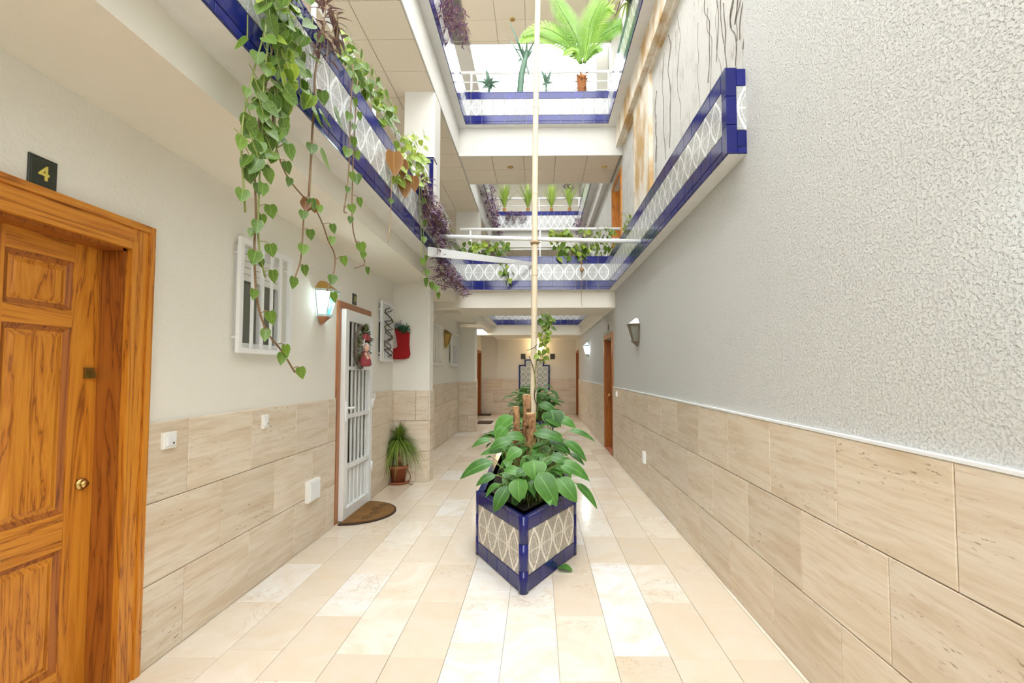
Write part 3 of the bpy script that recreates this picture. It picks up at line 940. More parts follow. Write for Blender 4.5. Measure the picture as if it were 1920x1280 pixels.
def disc_x(mb, c, r, t, n=14):
    c = Vector(c)
    return mb.tube([c, c + Vector((t, 0, 0))], r, n)
p = on_x(150, 907, XD)
lk = MB(); disc_x(lk, (XD, p.y, p.z), 0.026, 0.012); disc_x(lk, (XD + 0.012, p.y, p.z), 0.016, 0.014)
lk.build('lock', 'brass', leaf, True)
p = on_x(165, 699, XD)
MB().box((XD, p.y - 0.024, p.z - 0.024), (XD + 0.014, p.y + 0.018, p.z + 0.024)).box((XD + 0.014, p.y - 0.008, p.z - 0.02), (XD + 0.03, p.y + 0.008, p.z + 0.004)).build('upper_lock', 'oldbrass', leaf)
p = on_x(0, 1042, XD)
kb = MB(); disc_x(kb, (XD, cen, p.z), 0.045, 0.008, 18); disc_x(kb, (XD + 0.008, cen, p.z), 0.014, 0.03); kb.ball((XD + 0.05, cen, p.z), (0.026, 0.036, 0.036))
kb.build('knob', 'oldbrass', leaf, True)
p = on_x(78, 326, XL)
number_plate((XL, p.y, p.z), 0.105, 0.128, '4', 'dark plate with a gold number 4 above the near pine door')

# ------------------------------------------------------------------ white gate over flat 3's door
d3 = empty('door_2', (XL, 4.87, 0), 'red-brown door casing behind the white barred gate', 'door', None, 'structure')
ga, gb = 4.44, 5.32
MB().box((XL, ga, 0), (XL + 0.02, ga + 0.07, 2.15)).build('casing', 'casing', d3, at=(XL, ga, 1))
MB().box((XL, gb - 0.07, 0), (XL + 0.02, gb, 2.15)).build('casing', 'casing', d3, at=(XL, gb, 1))
MB().box((XL, ga + 0.07, 2.06), (XL + 0.02, gb - 0.07, 2.15)).build('casing_head', 'casing', d3, at=(XL, gb, 1))
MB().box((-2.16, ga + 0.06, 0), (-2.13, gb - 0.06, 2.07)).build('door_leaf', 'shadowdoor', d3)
gate = empty('security_gate', (-1.9, 4.88, 0), 'white steel barred gate with three cross rails carrying the wreath', 'gate')
g0, g1, gx0, gx1 = 4.515, 5.265, -1.945, -1.885
zt = 2.075
gf = MB().box((gx0, g0, 0.015), (gx1, g0 + 0.075, zt)).build('stile', 'whitemetal', gate)
MB().box((gx0, g1 - 0.075, 0.015), (gx1, g1, zt)).build('stile', 'whitemetal', gate)
for za, zb in ((1.965, zt), (1.475, 1.51), (0.99, 1.03), (0.49, 0.53), (0.015, 0.115)):
    MB().box((gx0 + 0.006, g0 + 0.075, za), (gx1 - 0.004, g1 - 0.075, zb)).build('rail', 'whitemetal', gate)
bar_me = {}
for za, zb in ((1.51, 1.965), (1.03, 1.475), (0.53, 0.99), (0.115, 0.49)):
    for i in range(6):
        y = g0 + 0.075 + (g1 - g0 - 0.15) * (i + 0.5) / 6
        MB().box((-1.918, y - 0.011, za), (-1.906, y + 0.011, zb)).build('bar', 'whitemetal', gate)
MB().box((-1.935, g0 + 0.07, 0.1), (-1.93, g1 - 0.07, 0.5)).build('kick_plate', 'whitemetal', gate)
h = MB().box((gx1, g0 + 0.018, 0.97), (gx1 + 0.012, g0 + 0.058, 1.17)); hl = h.build('lock_plate', 'white', gate)
MB().tube([(gx1 + 0.01, g0 + 0.038, 1.1), (gx1 + 0.05, g0 + 0.038, 1.1), (gx1 + 0.055, g0 + 0.15, 1.1)], 0.011, 8).build('lever_handle', 'white', hl, True)
for z in (0.4, 1.1, 1.75):
    MB().tube([(gx1 + 0.004, g1 - 0.004, z - 0.05), (gx1 + 0.004, g1 - 0.004, z + 0.05)], 0.012, 8).build('hinge', 'whitemetal', gate, True)
p = on_x(664, 561, XL)
number_plate((XL, p.y, p.z), 0.1, 0.118, '3', 'small dark number plate above the white gate')

# ------------------------------------------------------------------ other doors
def plain_door(name, X, face, y0, y1, z0, ztop, label, mat='wood_dk', sill=True):
    o = empty(name, (X, (y0 + y1) / 2, z0), label, 'door', None, 'structure')
    s = face
    for a, b in ((y0 - 0.08, y0), (y1, y1 + 0.08)):
        MB().box((min(X, X + s * 0.02), a, z0), (max(X, X + s * 0.02), b, ztop + 0.08)).build('casing', mat, o, at=(X, a, z0 + 1))
    MB().box((min(X, X + s * 0.02), y0, ztop), (max(X, X + s * 0.02), y1, ztop + 0.08)).build('casing_head', mat, o, at=(X, y0, z0 + 1))
    for a, b in ((y0 - 0.001, y0 + 0.025), (y1 - 0.025, y1 + 0.001)):
        MB().box((min(X, X - s * 0.14), a, z0), (max(X, X - s * 0.14), b, ztop)).build('jamb', mat, o, at=(X, a, z0 + 1))
    lf = MB().box((min(X - s * 0.13, X - s * 0.10), y0 + 0.025, z0 + 0.01), (max(X - s * 0.13, X - s * 0.10), y1 - 0.025, ztop)).build('door_leaf', mat, o, at=(X, y0, z0 + 1))
    for k in range(2):
        za, zb = (z0 + 0.2, z0 + 0.9) if k == 0 else (z0 + 1.05, ztop - 0.15)
        MB().box((min(X - s * 0.10, X - s * 0.09), y0 + 0.16, za), (max(X - s * 0.10, X - s * 0.09), y1 - 0.16, zb)).build('door_panel', mat, lf, at=(X, y0, za))
    MB().ball((X - s * 0.06, y1 - 0.1 if s < 0 else y0 + 0.1, z0 + 1.0), 0.03).build('knob', 'brass', lf, True)
    return o
plain_door('door_3', XR, -1, DR[0], DR[1], 0, 2.06, 'brown wooden door set in the stucco wall', 'wood_dk')
plain_door('door_4', XL, 1, D5[0], D5[1], 0, 2.06, 'brown wooden door at the far end on the window side', 'wood_dk')
plain_door('door_5', XR, -1, DR2[0], DR2[1], 0, 2.06, 'brown wooden door at the far end on the stucco side', 'wood_dk')
plain_door('door_6', 1.45, -1, 8.0, 8.85, 2.92, 4.92, 'orange-brown door on the first gallery behind the crossing', 'wood_v')
MB().box((XR - 0.02, DR[0] - 0.08, 0), (XR + 0.14, DR[1] + 0.08, 0.012)).build('door_sill', 'terra', wall_right)
p = on_x(1141, 622, XR)
number_plate((XR, 8.57, 2.26), 0.09, 0.11, '', 'small dark plate above the brown door in the stucco wall', 'right')

# ------------------------------------------------------------------ windows and grilles
def window(name, w, label, curtain=False):
    y0, y1, z0, z1 = w
    o = empty(name, (XL - 0.1, (y0 + y1) / 2, z0), label, 'window', None, 'structure')
    X = XL - 0.06
    t = 0.04
    for a, b in (((X, y0, z0), (X + 0.05, y0 + t, z1)), ((X, y1 - t, z0), (X + 0.05, y1, z1)), ((X, y0 + t, z0), (X + 0.05, y1 - t, z0 + t)),
                 ((X, y0 + t, z1 - t), (X + 0.05, y1 - t, z1)), ((X, (y0 + y1) / 2 + 0.02, z0 + t), (X + 0.05, (y0 + y1) / 2 + 0.02 + t, z1 - t))):
        MB().box(a, b).build('window_frame', 'white', o)
    MB().box((X + 0.015, y0 + t, z0 + t), (X + 0.02, y1 - t, z1 - t)).build('window_pane', 'glassclear' if curtain else 'windowglass', o)
    for i in range(4):
        zz = z1 - t - 0.045 * (i + 1)
        MB().box((X + 0.03, y0 + t, zz + 0.002), (X + 0.044, y1 - t, zz + 0.043)).build('shutter_slat', 'plastic', o)
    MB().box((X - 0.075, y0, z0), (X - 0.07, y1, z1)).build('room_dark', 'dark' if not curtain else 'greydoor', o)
    if curtain:
        MB().box((X + 0.004, (y0 + y1) / 2 - 0.13, z0 + t), (X + 0.012, (y0 + y1) / 2 - 0.01, z1 - t)).build('curtain', 'greenish', o)
        MB().box((X + 0.004, (y0 + y1) / 2 + 0.1, z0 + t), (X + 0.012, y1 - t, z1 - t)).build('curtain', 'greydoor', o)
    return o
def grille(w, label, nb, off=0.045, r=0.011):
    y0, y1, z0, z1 = w
    o = empty('window_grille', (XL + off, (y0 + y1) / 2, z0), label, 'window grille', 'white window grilles')
    x0, x1 = XL + off - 0.012, XL + off + 0.012
    b = 0.034
    for a, c in (((x0, y0, z0), (x1, y0 + b, z1)), ((x0, y1 - b, z0), (x1, y1, z1)), ((x0, y0 + b, z0), (x1, y1 - b, z0 + b)), ((x0, y0 + b, z1 - b), (x1, y1 - b, z1))):
        MB().box(a, c).build('frame_bar', 'whitemetal', o)
    for i in range(nb):
        y = y0 + b + (y1 - y0 - 2 * b) * (i + 1) / (nb + 1)
        MB().box((x0 + 0.006, y - r, z0 + b), (x1 - 0.006, y + r, z1 - b)).build('bar', 'whitemetal', o)
    for yy in (y0 + 0.017, y1 - 0.017):
        for zz in (z0 + 0.1, z1 - 0.1):
            MB().tube([(XL - 0.002, yy, zz), (x0, yy, zz)], 0.008, 6).build('bracket', 'whitemetal', o)
    return o
G1 = (2.90, 3.52, 1.58, 2.325); G2 = (5.585, 6.02, 1.58, 2.325); G3 = (8.3, 9.1, 1.58, 2.325); G4 = (10.1, 11.1, 1.58, 2.325)
window('window_1', W1, 'white window with green curtain behind the near grille', True)
window('window_2', W2, 'dark window behind the garlanded grille')
window('window_3', W3, 'window behind the grille past the pilaster', True)
window('window_4', W4, 'window behind the grille beyond the brass lantern', True)
grille(G1, 'white steel window grille under the trailing vines', 4)
gr2 = grille(G2, 'white window grille wound with a dark string of lights beside the stocking', 4)
grille(G3, 'white window grille past the pilaster, before the unlit lantern', 6)
grille(G4, 'white window grille past the unlit lantern', 7)
# string of lights wound on the second grille
mb = MB()
pts2_ = [(XL + 0.066, 5.63 + 0.34 * (0.5 + 0.5 * math.sin(i * 1.9 + 1.0)), 2.25 - 0.6 * i / 17) for i in range(18)]
mb.tube(pts2_, 0.006, 5)
pts = []
for i in range(28):
    t = i / 27
    pts.append((XL + 0.065 + 0.008 * (i % 2), 5.64 + 0.32 * (0.5 + 0.5 * math.sin(t * 19)), 1.64 + 0.62 * t))
gl = empty('light_string', (XL + 0.065, 5.8, 1.64), 'dark cable of small lights wound through the grille beside the stocking', 'light string')
mb.tube(pts, 0.006, 5); mb.build('cable', 'wire', gl)
for i in range(0, 28, 2):
    MB().ball((pts[i][0] + 0.01, pts[i][1], pts[i][2]), (0.008, 0.008, 0.014), 6, 4).build('small_bulb', 'string', gl)

# ------------------------------------------------------------------ switches and boxes
def plate(name, px, py, X, w, h, label, cat, rocker=True, face='left', t=0.018):
    p = on_x(px, py, X + (0.022 if face == 'left' else -0.022))
    X2 = X + (0.022 if face == 'left' else -0.022)
    rz = math.pi / 2 if face == 'left' else -math.pi / 2
    o = empty(name, (X2, p.y, p.z), label, cat, 'white wall switches and boxes')
    inst('cover_plate', tile_mesh(w, h, t, 'plastic', 0.004), o, (X2, p.y, p.z), (0, 0, rz))
    s = 1 if face == 'left' else -1
    if rocker:
        rk = inst('rocker', tile_mesh(w * 0.62, h * 0.62, 0.006, 'white', 0.002), o, (X2 + s * t, p.y, p.z), (0, 0, rz))
        inst('name_window', tile_mesh(w * 0.34, h * 0.12, 0.003, 'wire', 0.001), rk, (X2 + s * (t + 0.006), p.y, p.z - h * 0.16), (0, 0, rz))
    else:
        inst('lid', tile_mesh(w * 0.86, h * 0.86, 0.006, 'white', 0.002), o, (X2 + s * t, p.y, p.z), (0, 0, rz))
    return o
plate('wall_switch', 314, 825, XL, 0.085, 0.085, 'white bell push beside the near pine door', 'switch')
plate('wall_switch', 495, 790, XL, 0.062, 0.095, 'white narrow switch below the vine-hung window', 'switch')
plate('wall_switch', 700, 744, XL, 0.06, 0.09, 'white switch between the gate and the potted palm', 'switch')
plate('junction_box', 583, 918, XL, 0.2, 0.175, 'white square junction box low on the wall beside the gate', 'junction box', False, t=0.035)
plate('wall_socket', 1210, 857, XR, 0.07, 0.14, 'white socket low on the travertine below the unlit grey lantern', 'socket', False, 'right', 0.03)
plate('wall_switch', 1157, 738, XR, 0.06, 0.09, 'white switch next to the brown door in the stucco wall', 'switch', True, 'right')
plate('wall_switch', 1087, 717, XR, 0.07, 0.1, 'tiny white switch by the far door on the stucco side', 'switch', True, 'right')
plate('wall_socket', 1100, 768, XR, 0.08, 0.12, 'tiny socket in the travertine under the far lit lamp', 'socket', False, 'right')

# ------------------------------------------------------------------ wall lanterns
def lantern(pos, s, label, lit=None, k=1.0, metal='bronze', glass='glassclear', side='glassgreen', roofmat=None, basemat=None):
    """half-hexagon wall lantern; s = +1 sticks out to +X, -1 to -X; pos = point on the wall at the glass centre"""
    P = Vector(pos)
    o = empty('wall_lantern', P, label, 'wall lamp', 'wall lanterns of the corridor')
    plan = [(0.0, -0.115), (0.115, -0.068), (0.115, 0.068), (0.0, 0.115)]
    def pt(q, r, z): return P + Vector((s * (q[0] * r + 0.012) * k, q[1] * r * k, z * k))
    def band(mb, r0, z0, r1, z1, close=True):
        a = [pt(q, r0, z0) for q in plan]; b = [pt(q, r1, z1) for q in plan]
        fs = [(i, (i + 1) % 4, 4 + (i + 1) % 4, 4 + i) for i in range(4)] + [(3, 2, 1, 0), (4, 5, 6, 7)]
        mb.add(a + b, fs)
    mb = MB(); band(mb, 0.10, -0.20, 0.62, -0.135); mb.build('base_cone', basemat or metal, o)
    mb = MB(); band(mb, 0.72, -0.135, 0.72, -0.115); mb.build('base_rim', metal, o)
    mb = MB(); band(mb, 1.12, 0.085, 1.18, 0.105); mb.build('top_rim', metal, o)
    mb = MB(); band(mb, 1.10, 0.105, 0.30, 0.185); mb.build('roof', roofmat or metal, o)
    MB().box((P.x - 0.002 if s > 0 else P.x - 0.012, P.y - 0.05 * k, P.z - 0.17 * k), (P.x + 0.012 if s > 0 else P.x + 0.002, P.y + 0.05 * k, P.z + 0.13 * k)).build('back_plate', metal, o)
    for i in range(3):
        qa, qb = plan[i], plan[i + 1]
        a, b, c, d = pt(qa, 0.56, -0.115), pt(qb, 0.56, -0.115), pt(qb, 0.98, 0.085), pt(qa, 0.98, 0.085)
        MB().add([a, b, c, d], [(0, 1, 2, 3)]).build('glass_pane', (side if i == 1 and lit else glass), o)
    for q in plan:
        MB().tube([pt(q, 0.58, -0.118), pt(q, 1.0, 0.088)], 0.006 * k, 6).build('corner_bar', metal, o)
    if lit:
        MB().ball(P + Vector((s * 0.06 * k, 0, -0.02 * k)), (0.032 * k, 0.032 * k, 0.05 * k)).build('bulb', 'bulb' if lit[2] > lit[0] else 'bulbwarm', o, True)
        ld = bpy.data.lights.new('lantern_light', 'POINT')
        ld.color = lit[:3]; ld.energy = lit[3]; ld.shadow_soft_size = 0.05
        lo = bpy.data.objects.new('lantern_light', ld); COL.objects.link(lo)
        lo.parent = o; lo.location = Vector((s * 0.17 * k, 0, 0.02 * k)) if lit[3] < 0 else Vector((s * 0.085 * k, 0, 0.0))
    return o
p = on_x(600, 566, XL)
lantern((XL, p.y, p.z), 1, 'lit lantern with a teal pane and amber top between window and gate', (0.86, 0.95, 1.0, 4.5), 1.0, 'silver', 'glasswhite', 'glassgreen', 'glassamber', 'copper')
p = on_x(834, 635, XL)
lantern((XL, p.y, p.z), 1, 'unlit brass lantern between the two farther window grilles', None, 1.0, 'oldbrass', 'glassamber', 'glassamber')
p = on_x(1197, 622, XR)
lantern((XR, p.y, p.z), -1, 'unlit grey-bronze lantern on the stucco wall', None, 0.95, 'bronze', 'glassclear', 'glassclear', 'plastic')
p = on_x(1104, 655, XR)
lantern((XR, p.y, p.z), -1, 'lit white lantern farther along the stucco wall past the brown door', (0.88, 0.96, 1.0, 9.0), 1.0, 'silver', 'glasswhite', 'glasswhite')
lantern((XR, 0.93, 1.82), -1, 'lit lantern on the stucco wall beside the camera', (0.72, 0.91, 1.0, 5.0), 1.0, 'silver', 'glasswhite', 'glasswhite')
o = lantern((XL, 13.2, 1.98), 1, 'small lantern far down the door wall', None, 0.9, 'oldbrass', 'glassamber')
# warm lamp on the end wall behind the cane pole
wl = empty('wall_lamp', (-0.02, YB - 0.05, 2.2), 'warm lit wall lamp on the end wall behind the cane pole', 'wall lamp')
mb = MB(); mb.lathe((-0.02, YB - 0.13, 2.1), [(0.03, 0), (0.07, 0.02), (0.08, 0.10), (0.05, 0.16), (0.02, 0.18)], 12); mb.build('shade', 'bulbwarm', wl, True)
MB().tube([(-0.02, YB - 0.05, 2.16), (-0.02, YB - 0.13, 2.16)], 0.02, 8).build('arm', 'brass', wl)
ld = bpy.data.lights.new('lamp_light', 'POINT'); ld.color = (1, 0.75, 0.4); ld.energy = 2.5; ld.shadow_soft_size = 0.08
lo = bpy.data.objects.new('lamp_light', ld); COL.objects.link(lo); lo.parent = wl; lo.location = (0, -0.2, 0.1)
# ceiling fitting beyond the second pilaster
tl = empty('ceiling_light', (-1.68, 13.1, SOF), 'bright ceiling tube light beyond the second pilaster', 'ceiling light')
MB().box((-1.86, 12.5, SOF - 0.05), (-1.50, 13.7, SOF)).build('housing', 'white', tl)
MB().box((-1.84, 12.52, SOF - 0.062), (-1.52, 13.68, SOF - 0.05)).build('diffuser', 'tube', tl)
# recessed spots in the panelled ceilings
def downlight(x, y, z, label):
    o = empty('downlight', (x, y, z), label, 'downlight', 'recessed brass spots')
    mb = MB(); mb.lathe((x, y, z - 0.012), [(0.035, 0.0), (0.052, 0.0), (0.052, 0.012), (0.035, 0.012)], 16); mb.build('trim_ring', 'brass', o, True)
    mb = MB(); mb.lathe((x, y, z - 0.006), [(0.034, 0), (0.034, 0.005)], 14); mb.build('lens', 'dark', o)
p = on_z(957, 313, C1); downlight(p.x, p.y, C1, 'brass ceiling spot over the crossing near the cane pole')
p = on_z(1133, 312, C1); downlight(p.x, p.y, C1, 'brass ceiling spot over the crossing by the upper brown door')
p = on_z(961, 36, C2); downlight(p.x, p.y, C2, 'brass ceiling spot of the top gallery above the yucca')

# tile picture and plates on the end wall
tp = empty('tile_picture', (-0.13, YB - 0.05, 0.85), 'stepped blue-edged picture of patterned tiles on the end wall', 'tile picture')
tw = 0.19
cx = -0.13
for r_ in range(5):
    n = 5 if r_ < 4 else 3
    for c_ in range(n):
        inst('picture_tile', tile_mesh(tw - 0.004, tw - 0.004, 0.014, 'arab', 0.002), tp, (cx + (c_ - (n - 1) / 2) * tw, YB - 0.072, 0.86 + tw * (r_ + 0.5)))
zt_ = 0.86 + 4 * tw
for a, b, za, zb in ((cx - 2.5 * tw - 0.05, cx - 2.5 * tw, 0.86, zt_ + 0.05), (cx + 2.5 * tw, cx + 2.5 * tw + 0.05, 0.86, zt_ + 0.05),
                     (cx - 2.5 * tw, cx - 1.5 * tw - 0.05, zt_, zt_ + 0.05), (cx + 1.5 * tw + 0.05, cx + 2.5 * tw, zt_, zt_ + 0.05),
                     (cx - 1.5 * tw - 0.05, cx - 1.5 * tw, zt_, zt_ + tw + 0.05), (cx + 1.5 * tw, cx + 1.5 * tw + 0.05, zt_, zt_ + tw + 0.05),
                     (cx - 1.5 * tw, cx + 1.5 * tw, zt_ + tw, zt_ + tw + 0.05), (cx - 2.5 * tw - 0.05, cx + 2.5 * tw + 0.05, 0.81, 0.86)):
    MB().box((a, YB - 0.092, za), (b, YB - 0.05, zb)).build('edge_tile', 'blue', tp)
for px, nm in ((981, 'dark square plate over the tile picture, nearer the windows'), (1036, 'dark square plate over the tile picture, nearer the stucco wall')):
    p = on_y(px, 668, YB - 0.05)
    number_plate((p.x, YB - 0.05, p.z), 0.16, 0.18, '', nm, 'back')
# added unseen sheets that stop sky light leaking through the openings
for a, b in (((-2.6, 0.5, 0), (-2.22, YB, SOF)),):
    MB().box((-2.62, 0.6, -0.01), (-2.6, YB, SOF)).build('light_block_inner', 'dark', wall_left)
MB().box((1.6, -3, -0.01), (1.64, YB, 5.2)).build('light_block_outer', 'greydoor', wall_right)
MB().box((1.65, -3, 2.7), (1.67, YB, 5.2)).build('light_block_outer', 'greydoor', wall_upper_right)

# ------------------------------------------------------------------ tiled floor planters
def planter(label, yf, yd, y1, x0, x1, ztop, tiles=True):
    """long planter with a pointed prow: prow tip at yf, shoulders at yd, back at y1"""
    cxp = (x0 + x1) / 2
    o = empty('floor_planter', (cxp, (yf + y1) / 2, 0), label, 'planter', 'blue and patterned tile planters on the corridor floor')
    t = 0.085
    outer = [(cxp, yf), (x1, yd), (x1, y1), (x0, y1), (x0, yd)]
    inn = [(cxp, yf + t * 2.0), (x1 - t, yd + t * 0.55), (x1 - t, y1 - t), (x0 + t, y1 - t), (x0 + t, yd + t * 0.55)]
    n = len(outer)
    mb = MB()
    s_ = 0.985
    vs = [(a, b, 0.0) for a, b in outer] + [(a, b, ztop - 0.012) for a, b in outer] + [(a, b, ztop - 0.012) for a, b in inn] + [(a, b, ztop - 0.10) for a, b in inn]
    fs = []
    for i in range(n):
        j = (i + 1) % n
        fs += [(i, j, n + j, n + i), (n + i, n + j, 2 * n + j, 2 * n + i), (2 * n + i, 2 * n + j, 3 * n + j, 3 * n + i)]
    fs += [tuple(range(n - 1, -1, -1))]
    mb.add(vs, fs); mb.build('body', 'grout', o)
    MB().add([(a, b, ztop - 0.05) for a, b in inn], [tuple(range(n))]).build('soil', 'soil', o)
    # rim: a glazed cap ring, one piece per side
    for i in range(n):
        j = (i + 1) % n
        a, b, c, d = outer[i], outer[j], inn[j], inn[i]
        m = MB()
        lo, hi = ztop - 0.012, ztop + 0.004
        m.add([(*a, lo), (*b, lo), (*c, lo), (*d, lo), (*a, hi), (*b, hi), (*c, hi - 0.03), (*d, hi - 0.03)],
              [(0, 1, 5, 4), (1, 2, 6, 5), (2, 3, 7, 6), (3, 0, 4, 7), (4, 5, 6, 7), (3, 2, 1, 0)])
        m.build('rim_tile', 'blue', o)
    rows = [(0.105, 'blue'), (0.295, 'ogee_warm'), (ztop - 0.415, 'blue')]
    e = 0.028
    def run(p0, p1):
        a, b = Vector((*p0, 0)), Vector((*p1, 0)); u = (b - a).normalized(); L = (b - a).length
        nn = max(1, round((L - 2 * e) / 0.175)); w = (L - 2 * e) / nn
        a2 = a + u * e; b2 = b - u * e
        tiles_on(o, (a2.x, a2.y), (b2.x, b2.y), 0.003, rows, 0.012, 0.0, w)
    run(outer[4], outer[0]); run(outer[0], outer[1]); run(outer[3], outer[4]); run(outer[1], outer[2])
    # rounded blue corner pieces
    for (a, b) in ((outer[0][0], outer[0][1]), (outer[1][0], outer[1][1]), (outer[4][0], outer[4][1])):
        sx = 0.0 if a == cxp else (0.014 if a < cxp else -0.014)
        sy = 0.024 if a == cxp else 0.004
        for za, zb in ((0.002, 0.145), (0.149, 0.32), (0.324, ztop - 0.002)):
            m = MB(); m.tube([(a + sx, b + sy, za), (a + sx, b + sy, zb)], 0.034, 12)
            m.build('corner_tile', 'blue', o, True)
    return o
PT = 0.50
planter('long prow-fronted tiled planter nearest the camera, full of broad-leaved plants', 3.11, 3.78, 5.9, -0.482, 0.287, PT)
planter('second tiled planter farther down the corridor', 8.7, 9.35, 11.6, -0.482, 0.287, PT)

# ------------------------------------------------------------------ plants: helpers
def heart_mesh(mat, wd=0.40, seed=0):
    rr = random.Random(seed)
    ts = [(0.0, 0.0, 0.0), (0.02, 0.26, 0.09), (0.16, 0.40, 0.02), (0.40, 0.40, 0.0), (0.66, 0.26, 0.0), (0.86, 0.11, 0.0), (1.0, 0.0, 0.0)]
    vs, fs = [], []
    for t, h, lift in ts:
        h *= wd / 0.40
        y = 0.10 * math.sin(t * 2.2)
        vs += [(-h, y - 0.28 * h, -t + lift), (0, y, -t), (h, y - 0.28 * h, -t + lift)]
    for i in range(len(ts) - 1):
        a = i * 3
        fs += [(a, a + 1, a + 4, a + 3), (a + 1, a + 2, a + 5, a + 4)]
    me = bpy.data.meshes.new('heart_leaf')
    me.from_pydata(vs, [], fs)
    me.materials.append(M[mat])
    at = me.attributes.new('rib', 'FLOAT', 'POINT')
    at.data.foreach_set('value', [1.0 if i % 3 == 1 else 0.0 for i in range(len(vs))])
    me.polygons.foreach_set('use_smooth', [True] * len(me.polygons))
    me.update()
    return me
HEART = {m: [heart_mesh(m, w) for w in (0.36, 0.44)] for m in ('pothos', 'pothosy', 'brownleaf')}
HEART['slim'] = [heart_mesh('pothos', 0.24)]

def orient(direction, normal):
    z = -Vector(direction).normalized()
    y = -Vector(normal)
    y = (y - z * y.dot(z))
    y = y.normalized() if y.length > 1e-5 else z.orthogonal().normalized()
    x = y.cross(z)
    return Matrix((x, y, z)).transposed()

def put_leaf(parent, me, pos, direction, normal, size, name='leaf'):
    return inst(name, me, parent, pos, orient(direction, normal).to_euler(), size)

def smooth(pts, n=5):
    pts = [Vector(p) for p in pts]
    if len(pts) < 3: return pts
    P = [pts[0] * 2 - pts[1]] + pts + [pts[-1] * 2 - pts[-2]]
    out = []
    for i in range(1, len(P) - 2):
        for k in range(n):
            t = k / n
            a, b, c, d = P[i - 1], P[i], P[i + 1], P[i + 2]
            out.append(0.5 * ((2 * b) + (c - a) * t + (2 * a - 5 * b + 4 * c - d) * t * t + (3 * b - a - 3 * c + d) * t ** 3))
    out.append(pts[-1])
    return out

def strand(parent, px, X, rnd, size=(0.055, 0.085), gap=0.075, mat='pothos', stem='stemg', r=0.004, skip=0.0, drop=0.0, dx=0.0):
    """a hanging vine drawn as a path on the plane X (dx lets it lean out), with heart leaves"""
    n = len(px)
    pts = smooth([on_x(a, b, X + dx * i / max(1, n - 1)) for i, (a, b) in enumerate(px)])
    mb = MB(); mb.tube(pts, r, 5)
    acc, side = rnd.random() * gap, 1
    L = 0.0
    tot = sum((b - a).length for a, b in zip(pts, pts[1:]))
    for a, b in zip(pts, pts[1:]):
        acc += (b - a).length; L += (b - a).length
        if acc >= gap and L > skip * tot:
            acc = 0; side = -side
            y = rnd.uniform(0.2, 1.0) * side
            out = Vector((rnd.uniform(0.1, 0.5), y, rnd.uniform(-0.25, 0.3))).normalized()
            pl = rnd.uniform(0.02, 0.05)
            q = b + out * pl + Vector((0, 0, 0.008))
            mb.tube([b, b + out * pl * 0.6 + Vector((0, 0, 0.012)), q], r * 0.55, 4)
            d = Vector((out.x * 0.3, out.y * 0.35, -1.0))
            nn = Vector((0.55 + rnd.uniform(-0.3, 0.3), -0.85 + rnd.uniform(-0.4, 0.5), 0.25))
            put_leaf(parent, rnd.choice(HEART[mat]), q, d, nn, rnd.uniform(*size))
    mb.build('stem', stem, parent, True)

def thicket(parent, n, sampler, rnd, size, mats=('pothos',), stems=True, stem='stemg'):
    """n heart leaves at points given by sampler(), each with a petiole"""
    mb = MB()
    for _ in range(n):
        q = sampler()
        a = rnd.uniform(0, 2 * math.pi)
        d = Vector((math.cos(a) * 0.6 + 0.2, math.sin(a) * 0.6, rnd.uniform(-1.0, -0.25)))
        nn = Vector((0.5 + rnd.uniform(-0.5, 0.5), -0.7 + rnd.uniform(-0.6, 0.6), 0.5))
        put_leaf(parent, rnd.choice(HEART[rnd.choice(mats)]), q, d, nn, rnd.uniform(*size))
        if stems:
            mb.tube([q, q + Vector((rnd.uniform(-0.05, 0.01), rnd.uniform(-0.05, 0.05), rnd.uniform(0.03, 0.09)))], 0.0022, 4)
    if stems: mb.build('stem', stem, parent)

def lance_spray(parent, strands, rnd, mat='purple', stem='stemb', leaf=(0.05, 0.09), gap=0.028, wid=0.28, name='foliage', r=0.003):
    """wandering-jew style trailing stems with small pointed leaves, joined as one foliage part"""
    mb, ms = MB(), MB()
    for pts in strands:
        pts = smooth(pts, 5)
        ms.tube(pts, r, 4)
        acc = 0
        for a, b in zip(pts, pts[1:]):
            acc += (b - a).length
            while acc > gap:
                acc -= gap
                an = rnd.uniform(0, 2 * math.pi)
                d = Vector((math.cos(an), math.sin(an), rnd.uniform(-0.7, 0.35))).normalized()
                l = rnd.uniform(*leaf)
                mb.blade(b, b + d * l, l * wid, Vector((0.2, -0.5, 1)), 0.06, 0.3, 3, 'lens')
    f = mb.build(name, mat, parent); f['kind'] = 'stuff'
    s = ms.build('stems', stem, parent); s['kind'] = 'stuff'

def spiky(parent, base, n, L, w, rnd, mat, spread=0.9, droop=0.5, name='foliage', joined=True, seg=5, lim=None, lo=0.15):
    """rosette of strap leaves"""
    mb = MB()
    for i in range(n):
        a = rnd.uniform(0, 2 * math.pi)
        el = rnd.uniform(lo, 1.0) * spread
        l = L * rnd.uniform(0.65, 1.0)
        d = Vector((math.cos(a) * math.sin(el), math.sin(a) * math.sin(el), math.cos(el)))
        m = mb if joined else MB()
        m.blade(base, Vector(base) + d * l, w * rnd.uniform(0.7, 1.1), Vector((-d.x * d.z, -d.y * d.z, 1.0)), 0.05, 0.35, seg, 'strap', droop * el * rnd.uniform(0.6, 1.2))
        if not joined: m.build('leaf', mat, parent, True)
    if lim: mb.clamp(**lim)
    if joined:
        o = mb.build(name, mat, parent, True); o['kind'] = 'stuff'

def pot(parent, c, r, h, mat='terra'):
    b = MB().lathe(c, [(r * 0.7, 0.0), (r * 0.95, h * 0.82), (r * 1.08, h * 0.82), (r * 1.1, h), (r * 0.96, h), (r * 0.9, h * 0.9)], 20).build('pot', mat, parent, True)
    return b

